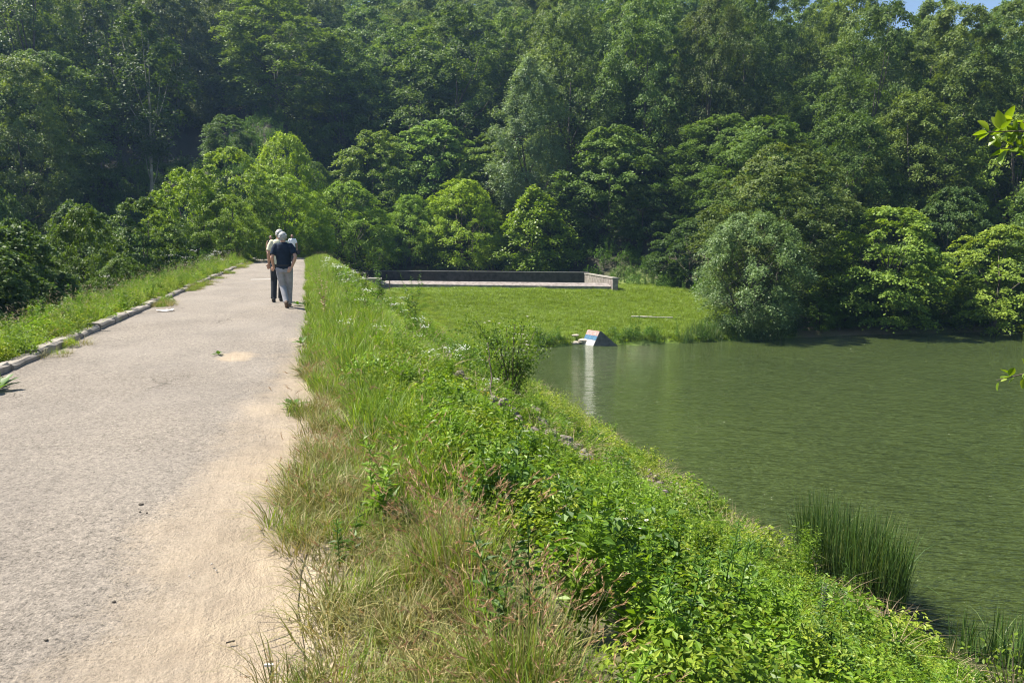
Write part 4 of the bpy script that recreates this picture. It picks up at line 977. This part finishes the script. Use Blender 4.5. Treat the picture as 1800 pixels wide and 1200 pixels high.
# under the wood: dark undergrowth
x, y, r = pts_in(-24, 62, 42, 110, 1.3, 25, lambda x, y: (y > np.interp(x, _X, _YW)+1)*(y < np.interp(x, _X, _YW)+38)*1.0)
put('undergrowth', 'dark_weed', x, y, r, 1.5, 2.6, 'dark undergrowth below the hillside trees', 35)

# ------------------------------------------------------------------ single plants near the camera
def gz(px, py):          # point on the terrain seen at a pixel
    d = ray(px, py); t0, best = 1.0, None
    for s_ in np.arange(1.5, 70, .05):
        t_ = s_/np.linalg.norm(d); P = np.array([0, 0, CAM_H])+d*t_
        if P[2] <= terrain(P[0], P[1]): return P
    return P
def reed_clump(label, px, py, n, rx, ry, L0, L1, seed, dead=80):
    p = at(px, py, WATER_Z); r = np.random.default_rng(seed); root = thing('reed_clump', label, 'reeds', (p[0], p[1], WATER_Z), 0)
    def base(n): th = r.uniform(0, 2*PI, n); q = np.sqrt(r.random(n)); return np.stack([q*np.cos(th)*rx, q*np.sin(th)*ry, 0*th-.1], 1)
    a = Acc(); P = base(n); D = np.array([0, 0, 1])+r.normal(0, .07, (n, 3))+P*np.array([.06, .03, 0]); a.blades(P, D, r.uniform(L0, L1, n), r.uniform(.016, .030, n), np.where(r.random(n) < .07, r.uniform(.5, 1.1, n), r.uniform(0, .30, n)**1.2), 5, 0, None, r)
    o = link('leaves', a.mesh('leaves', M['reed']), root); o['kind'] = 'stuff'
    a = Acc(); P = base(dead)*np.array([1.05, 1.05, 1])-np.array([.35*rx, .1*ry, 0]); D = np.array([0, 0, 1])+r.normal(0, .5, (dead, 3)); a.blades(P, D, r.uniform(.3, 1.0, dead)*L0*.6, .014, r.uniform(0, 1, dead), 3, 0, None, r)
    o = link('dead_leaves', a.mesh('dead_leaves', M['straw']), root); o['kind'] = 'stuff'
    return root
reed_clump('large clump of tall dark green reeds at the pond edge', 1490, 1048, 2100, .52, 1.25, 1.15, 2.05, 1, 1100)
reed_clump('small tuft of reeds in the water right of the large clump', 1700, 1150, 60, .22, .25, .5, .95, 2, 12)
reed_clump('reeds behind the pale leaved shrub in the bottom right corner', 1775, 1165, 110, .30, .35, .6, 1.15, 3, 20)
reed_clump('thin short reeds in the water left of the large clump', 1352, 948, 24, .35, .25, .25, .5, 4, 8)

def leafy_branch(root, seed, pts, nl, leaf, mat, asp=.55, rad=.008, spread=.06, up=.7, big=False):
    r = np.random.default_rng(seed); pts = np.asarray(pts, float); a = Acc(); a.tube(pts, np.linspace(rad, rad*.3, len(pts)), 6)
    link('branch', a.mesh('branch', M['twig']), root)
    q = np.sort(r.random(nl)); s_ = np.linspace(0, 1, len(pts)); P = np.array([np.interp(q, s_, pts[:, i]) for i in range(3)]).T
    d = pts[-1]-pts[0]; d = d/np.linalg.norm(d)
    T = d*.5+r.normal(0, .8, (nl, 3)); T = norm(T); N = np.array([0, 0, up])+r.normal(0, .35, (nl, 3)); L = leaf*r.uniform(.6, 1.2, nl)
    proto = None
    for i in range(nl):
        # each large leaf an object of its own, sharing one of a few meshes
        key = ('lf', mat, i % 3, round(asp, 2))
        if key not in LEAFM:
            b = Acc(); rr = np.random.default_rng(i+7); k = 7; u = np.linspace(0, 1, k); w = asp*.5*np.sin(PI*u**.8)**.8; w[0] = .01; w[-1] = 0
            V = []; 
            for j in range(k): V += [[-w[j], u[j], .12*w[j]/asp-.12*u[j]**2], [0, u[j], -.05*math.sin(PI*u[j])-.12*u[j]**2], [w[j], u[j], .12*w[j]/asp-.12*u[j]**2]]
            F = [[3*j+c_, 3*j+c_+1, 3*j+c_+4, 3*j+c_+3] for j in range(k-1) for c_ in (0, 1)]; b.add(V, F, 0, rr.random()); LEAFM[key] = b.mesh('leaf', M[mat], smooth=True)
        t_ = Vector(T[i]); n_ = Vector(N[i]); bx = t_.cross(n_).normalized(); n_ = bx.cross(t_)
        mt = Matrix((bx, t_, n_)).transposed().to_4x4(); mt.translation = Vector(P[i])+t_*spread*.3
        o = link('leaf', LEAFM[key], root); o.matrix_local = mt @ Matrix.Scale(float(L[i]), 4)
LEAFM = {}
def branch_at(name, label, cat, px, py, D, rel, n, leaf, mat, seed, asp=.55, sub=0):
    """a branch anchored at a place; rel = points in metres (right, forward, up)"""
    p = at_depth(px, py, D); root = thing(name, label, cat, p); r = np.random.default_rng(seed)
    R3 = np.array([[RH[0], RH[1], 0], [FH[0], FH[1], 0], [0, 0, 1]])
    for k_, line in enumerate(rel):
        leafy_branch(root, seed+k_, np.array(line)@R3, n, leaf, mat, asp)
    return root
# twigs of a tree standing beside the frame, right; it is rooted outside the view
xt, yt = (at_depth(2330, 500, 5.2))[:2]; gt = tz(xt, yt)
def near_tree():
    root = thing('ash_tree', 'leafy twigs of a near tree reaching in at the right edge above the pond', 'tree', (xt, yt, gt))
    R3 = np.array([[RH[0], RH[1], 0], [FH[0], FH[1], 0], [0, 0, 1]])
    base = np.array([xt, yt, gt])
    a = Acc(); H = 7.0; tr = [[0, 0, -.3], [.05, .05, 1.5], [-.04, .1, 3.4], [.05, .05, 5.4], [0, 0, H]]; a.tube(tr, [.11, .09, .07, .045, .02], 8)
    for k_ in range(5): a.tube([[0, .05, 3+k_*.6], [.5*math.cos(k_*2), .5*math.sin(k_*2), 4+k_*.6], [1.1*math.cos(k_*2), 1.1*math.sin(k_*2), 5+k_*.5]], [.03, .02, .008], 5)
    link('trunk', a.mesh('trunk', M['bark'], smooth=True), root)
    C = Acc(); r = np.random.default_rng(4); n = 2600; th = r.uniform(0, 2*PI, n); rr = 1.25*np.sqrt(r.random(n)); P = np.stack([rr*np.cos(th), rr*np.sin(th), r.uniform(3.6, 7.6, n)], 1)
    C.leaves(P, r.normal(0, 1, (n, 3)), r.normal(0, .4, (n, 3))+[0, 0, 1], r.uniform(.06, .11, n), .045, 0, None, fold=.2, r=r); link('crown', C.mesh('crown', M['bright']), root)
    def br(px0, py0, px1, py1, D, nl, leaf, seed, mat='bright'):
        e = at_depth(px1, py1, D)-base; s_ = at_depth(px0, py0, D)-base; m_ = (e+s_)/2+np.array([0, 0, .03]); t0 = np.array([0, 0, max(.4, s_[2]-.5)])
        a = Acc(); a.tube([t0, (t0+s_)/2+np.array([0, 0, .05]), s_], [.018, .012, .009], 6); link('branch', a.mesh('branch', M['twig']), root)
        leafy_branch(root, seed, [s_, m_, e], nl, leaf, mat, .5, .008)
    br(1850, 245, 1738, 232, 5.2, 34, .115, 1); br(1850, 272, 1760, 262, 5.2, 26, .11, 2); br(1860, 225, 1765, 218, 5.3, 16, .12, 9)
    br(1850, 660, 1752, 668, 5.0, 20, .09, 3)
near_tree()
# pale shrub, bottom right corner
p = at_depth(1790, 1175, 7.2); g = tz(p[0], p[1])
def corner_shrub():
    root = thing('shrub', 'pale green shrub leaning in at the bottom right corner', 'shrub', (p[0], p[1], g)); r = np.random.default_rng(8)
    top = p[2]-g
    for k_ in range(15):
        q = r.uniform(0, 2*PI); rad = r.uniform(.08, .50); h_ = top+r.uniform(-.15, .42)
        leafy_branch(root, 60+k_, [[0, 0, 0], [rad*.5*math.cos(q), rad*.5*math.sin(q), h_*.6], [rad*math.cos(q), rad*math.sin(q), h_]], 26, .055, 'hazel', .55)
corner_shrub()
# weeds standing in or beside the road
def rosette(name, label, px, py, n, leaf, mat, seed, z=.012, asp=.3, rad=.05, flat=.35, cat='weed'):
    P0 = at(px, py, z); root = thing(name, label, cat, P0); r = np.random.default_rng(seed)
    for i in range(n):
        th = i*2.4+r.uniform(-.3, .3); key = ('ros', mat, i % 2, round(asp, 2))
        if key not in LEAFM:
            b = Acc(); k = 8; u = np.linspace(0, 1, k); w = asp*.5*np.sin(PI*u**1.2)**.8*(1+.25*np.sin(u*24)); w[0] = .015; w[-1] = 0; V = []
            for j in range(k): V += [[-w[j], u[j], .10*u[j]-.25*u[j]**2+.2*w[j]], [0, u[j], .10*u[j]-.25*u[j]**2], [w[j], u[j], .10*u[j]-.25*u[j]**2+.2*w[j]]]
            b.add(V, [[3*j+c_, 3*j+c_+1, 3*j+c_+4, 3*j+c_+3] for j in range(k-1) for c_ in (0, 1)], 0, .3+.4*(i % 2)); LEAFM[key] = b.mesh('leaf', M[mat], smooth=True)
        o = link('leaf', LEAFM[key], root, (0, 0, .01), (flat+r.uniform(-.15, .35), 0, th)); s_ = leaf*r.uniform(.7, 1.2); o.scale = (s_, s_, s_)
    return root
rosette('dandelion', 'flat dark green dandelion rosette at the sandy right edge of the road', 517, 715, 12, .16, 'dark_weed', 3)
rosette('weed', 'large leafy weed at the left edge beside the nearest kerb stone', -4, 688, 12, .20, 'dark_weed', 4, asp=.42, flat=.5)
rosette('weed', 'small weed rooted in a crack left of the sandy patch', 384, 624, 9, .10, 'dark_weed', 5, asp=.35)
rosette('weed', 'weed growing over the right road edge by the navy man', 524, 536, 12, .16, 'dark_weed', 6, asp=.35)
rosette('weed', 'weed on the right road edge nearer than the walkers', 530, 605, 12, .16, 'dark_weed', 7, asp=.35)
rosette('dandelion', 'low weed on the right road edge above the dandelion', 528, 655, 10, .13, 'dark_weed', 8, asp=.35)
def sprig(name, label, px, py, hgt, mat, seed, stems=5, leaf=.07, nl=40, cat='weed', P=None):
    P0 = gz(px, py) if P is None else P; o = link(name, upright(seed, hgt, nl, leaf, mat, asp=.35, stems=stems), loc=P0); return tag(o, label, cat)
sprig('mullein', 'lone pale grey mullein stalk on the slope left of the large reeds', 1416, 1085, .62, 'silver', 3, 1, .09, 60, 'plant')
sprig('dock', 'tall dark green leafy weed beside the reddish barley heads', 895, 1130, .6, 'dark_weed', 4, 3, .09, 40, 'weed')
sprig('dock', 'dark upright weed in the middle of the dry grass', 610, 985, .34, 'dark_weed', 5, 2, .06, 40, 'weed')
sprig('thistle', 'grey green leafy thistle clump where dry grass meets green weeds', 672, 920, .5, 'weed', 6, 4, .10, 40, 'weed')
sprig('bush', 'dark leafy sapling at the top of the bank below the spillway pier', 668, 540, 1.5, 'dark_weed', 7, 5, .16, 60, 'plant')
sprig('bush', 'small dark conical sapling beside the lawn edge', 727, 585, 1.6, 'dark_weed', 8, 5, .14, 70, 'plant')
sprig('mullein', 'tall weed with yellowed leaves on the right verge beyond the walkers', 571, 560, .9, 'straw', 12, 3, .09, 40, 'plant')
# wild rose by the water with pale flowers
def rose():
    P0 = gz(900, 715); root = thing('rose_bush', 'straggly wild rose with pale pink flowers above the pond', 'bush', P0); r = np.random.default_rng(3)
    a = Acc(); L = Acc(); Fl = Acc()
    for k_ in range(22):
        q = r.uniform(0, 2*PI); rad = r.uniform(.2, 1.15); h_ = r.uniform(.7, 1.75)
        pts = np.array([[0, 0, 0], [rad*.35*math.cos(q), rad*.35*math.sin(q), h_*.6], [rad*.75*math.cos(q), rad*.75*math.sin(q), h_], [rad*1.1*math.cos(q), rad*1.1*math.sin(q), h_*.93]])
        a.tube(pts, [.012, .009, .006, .003], 5); n = 190; u = r.random(n)*.85+.15; s_ = np.linspace(0, 1, 4)
        P = np.array([np.interp(u, s_, pts[:, i]) for i in range(3)]).T+r.normal(0, .10, (n, 3)); L.leaves(P, r.normal(0, 1, (n, 3)), r.normal(0, .4, (n, 3))+[0, 0, 1], r.uniform(.04, .07, n), .035, 0, None, fold=.2, r=r)
        if k_ % 2 == 0:
            for f_ in range(3):
                c = pts[2]+r.normal(0, .12, 3)+[0, 0, .05]; th = np.arange(5)*2*PI/5; Fl.leaves(np.tile(c, (5, 1)), np.stack([np.cos(th), np.sin(th), .2+0*th], 1), np.tile([0, 0, 1.], (5, 1)), .035, .034, 0, None, r=r)
    link('stems', a.mesh('stems', M['twig']), root); o = link('foliage', L.mesh('foliage', M['weed']), root); o['kind'] = 'stuff'
    o = link('flowers', Fl.mesh('flowers', M['petal']), root); o['kind'] = 'stuff'
M['petal'] = leaf_mat('pale_pink_petal', (.62, .50, .48), (.76, .68, .66), trans=.3, vary=.1, tcol=(1, 1, 1))
rose()
def leafy_bush(label, px, py, rad, hgt, mat, seed, up=0):
    P0 = gz(px, py); return tag(link('bush', leafy(seed, int(1400*rad), rad, hgt, .055, mat, stems=12), loc=P0), label, 'bush')
leafy_bush('dark leafy bush on the bank just left of the wild rose', 812, 668, .75, .85, 'dark_weed', 201)
leafy_bush('yellow green bush on the bank right of the wild rose, close to the water', 985, 742, .8, .8, 'yellow_weed', 202)
leafy_bush('low dark bush between bank weeds and the large reeds', 1455, 1075, .35, .45, 'dark_weed', 203)
leafy_bush('pale scrubby bush at the water edge between the wild rose and the stones', 1040, 775, .6, .5, 'yellow_weed', 204)
def bramble(label, pts_px, seed, rad=.010, leaves=10):
    r = np.random.default_rng(seed); P = []
    for (px, py, dz) in pts_px: q = gz(px, py); P.append(q+np.array([0, 0, dz]))
    root = thing('bramble', label, 'bramble', P[0]); P = np.array(P)-P[0]; u = np.linspace(0, 1, 14); s_ = np.linspace(0, 1, len(P)); Q = np.array([np.interp(u, s_, P[:, i]) for i in range(3)]).T+r.normal(0, .015, (14, 3))
    a = Acc(); a.tube(Q, np.linspace(rad, rad*.4, 14), 6); link('stem', a.mesh('stem', M['twig']), root)
    if leaves: 
        L = Acc(); n = leaves*3; i = r.integers(3, 14, n); L.leaves(Q[i]+r.normal(0, .04, (n, 3)), r.normal(0, 1, (n, 3)), r.normal(0, .3, (n, 3))+[0, 0, 1], r.uniform(.04, .08, n), .04, 0, None, fold=.2, r=r); link('foliage', L.mesh('foliage', M['yellow_weed']), root)['kind'] = 'stuff'
bramble('bare dark bramble stem arching over the stony part of the bank', [(1000, 795, .1), (1050, 800, .28), (1090, 818, .25), (1105, 850, .05)], 1, leaves=0)
bramble('long dark fallen stem lying in the weeds above the bank', [(1010, 815, .16), (1050, 838, .22), (1090, 862, .24), (1140, 890, .2)], 2, leaves=0)
bramble('bramble shoot with yellow green leaves sticking out over the water', [(1110, 870, .1), (1150, 850, .35), (1180, 845, .6), (1195, 845, .75)], 3, .006, 14)
bramble('thin grey dead twigs at the waterline right of the large reeds', [(1590, 1130, .05), (1625, 1115, .35), (1650, 1110, .5)], 4, .006, 0)
bramble('reddish dry dock stalk standing below the wild rose', [(868, 735, .02), (864, 728, .5), (860, 720, .95)], 5, .014, 0)

# stones of the bank that can be told apart
for k_, (px, py, s_, lb) in enumerate(((868, 748, .26, 'dark grey stone at the upper end of the stony strip on the bank'), (893, 742, .34, 'grey stone next to the orange stonecrop'), (905, 757, .22, 'small dark stone between stonecrop and weeds'),
        (930, 745, .42, 'largest grey stone on the bank, beside dead stalks'), (950, 765, .36, 'grey block below the largest stone of the bank'), (940, 782, .26, 'dark stone near the lower stonecrop patch'), (968, 790, .30, 'grey stone at the lower end of the stony strip'),
        (1148, 852, .30, 'pale stone at the waterline below the bramble shoot'), (1185, 868, .36, 'flat pinkish stone at the waterline'), (1268, 905, .24, 'pale pebble in the yellow weeds close to the water'))):
    P0 = gz(px, py); a = Acc(); a.blob([0, 0, 0], (s_*.5, s_*.36, s_*.28), seed=k_+20, rough=.15, nu=11, nv=7)
    tag(link('stone', a.mesh('stone', M['grey_stone'] if k_ < 7 else M['stone']), loc=P0+np.array([0, 0, s_*.30+.06]), rot=(.1, .1, k_*1.3)), lb, 'stone')
# litter and crumbs on the road
a = Acc(); r = np.random.default_rng(2); V = [[x_*.16+r.normal(0, .008), y_*.10+r.normal(0, .008), .01+r.uniform(0, .035)] for y_ in np.linspace(-1, 1, 5) for x_ in np.linspace(-1, 1, 6)]
a.add(V, [[i*6+j, i*6+j+1, (i+1)*6+j+1, (i+1)*6+j] for i in range(4) for j in range(5)])
tag(link('paper_litter', a.mesh('paper_litter', M['white_paper'] if 'white_paper' in M else plain('white_paper', (.75, .75, .74), .7, .05, 9)), loc=at(290, 547, .015)), 'crumpled white paper lying beside the left kerb', 'litter')
a = Acc(); V = [[x_*.22+r.normal(0, .01), y_*.10+r.normal(0, .01), .02+r.uniform(0, .05)] for y_ in np.linspace(-1, 1, 5) for x_ in np.linspace(-1, 1, 6)]
def bit(name, label, px, py, L, w, h_, c, rz, cat, z=.016):
    a = Acc(); a.box((0, 0, h_/2), (L, w, h_), jit=.1*w); tag(link(name, a.mesh(name, plain(name+'_material', c, .7, .2, 30)), loc=at(px, py, z), rot=(0, 0, rz)), label, cat)
bit('twig', 'short dark twig on the sandy edge of the road', 405, 1128, .034, .005, .005, (.05, .04, .035), .25, 'twig')
bit('cigarette_end', 'white cigarette end on the sand by the dry grass', 473, 1170, .032, .008, .008, (.75, .73, .70), -.2, 'litter')
for k_, (px, py, s_, lb) in enumerate(((248, 886, .022, 'larger dark crumb of earth on the asphalt'), (246, 899, .012, 'tiny dark crumb below the larger one on the asphalt'), (258, 901, .010, 'smallest dark crumb right of the larger one'), (200, 1057, .014, 'dark crumb on the near left asphalt'), (81, 1124, .013, 'dark crumb near the bottom left of the road'))):
    a = Acc(); a.blob([0, 0, 0], (s_*.6, s_*.55, s_*.45), seed=k_, rough=.2, nu=8, nv=6); tag(link('earth_crumb', a.mesh('earth_crumb', M['bark']), loc=at(px, py, .016)), lb, 'crumb')

# ------------------------------------------------------------------ haze: one box of thin air round the scene
HZ = True
if HZ:
    me = bpy.data.meshes.new('haze'); x0, x1, y0_, y1, z0, z1 = -620, 720, -520, 920, -15, 140
    me.from_pydata([(x_, y_, z_) for x_ in (x0, x1) for y_ in (y0_, y1) for z_ in (z0, z1)], [], [[0, 1, 3, 2], [4, 6, 7, 5], [0, 4, 5, 1], [2, 3, 7, 6], [0, 2, 6, 4], [1, 5, 7, 3]])
    m_ = bpy.data.materials.new('haze_air'); m_.use_nodes = True; t_ = m_.node_tree; t_.nodes.remove(t_.nodes['Principled BSDF'])
    pv = t_.nodes.new('ShaderNodeVolumePrincipled'); pv.inputs['Color'].default_value = (.38, .62, 1, 1); pv.inputs['Density'].default_value = .00035; pv.inputs['Anisotropy'].default_value = .3
    t_.links.new(pv.outputs[0], t_.nodes['Material Output'].inputs['Volume']); me.materials.append(m_)
    tag(link('haze', me), kind='stuff')
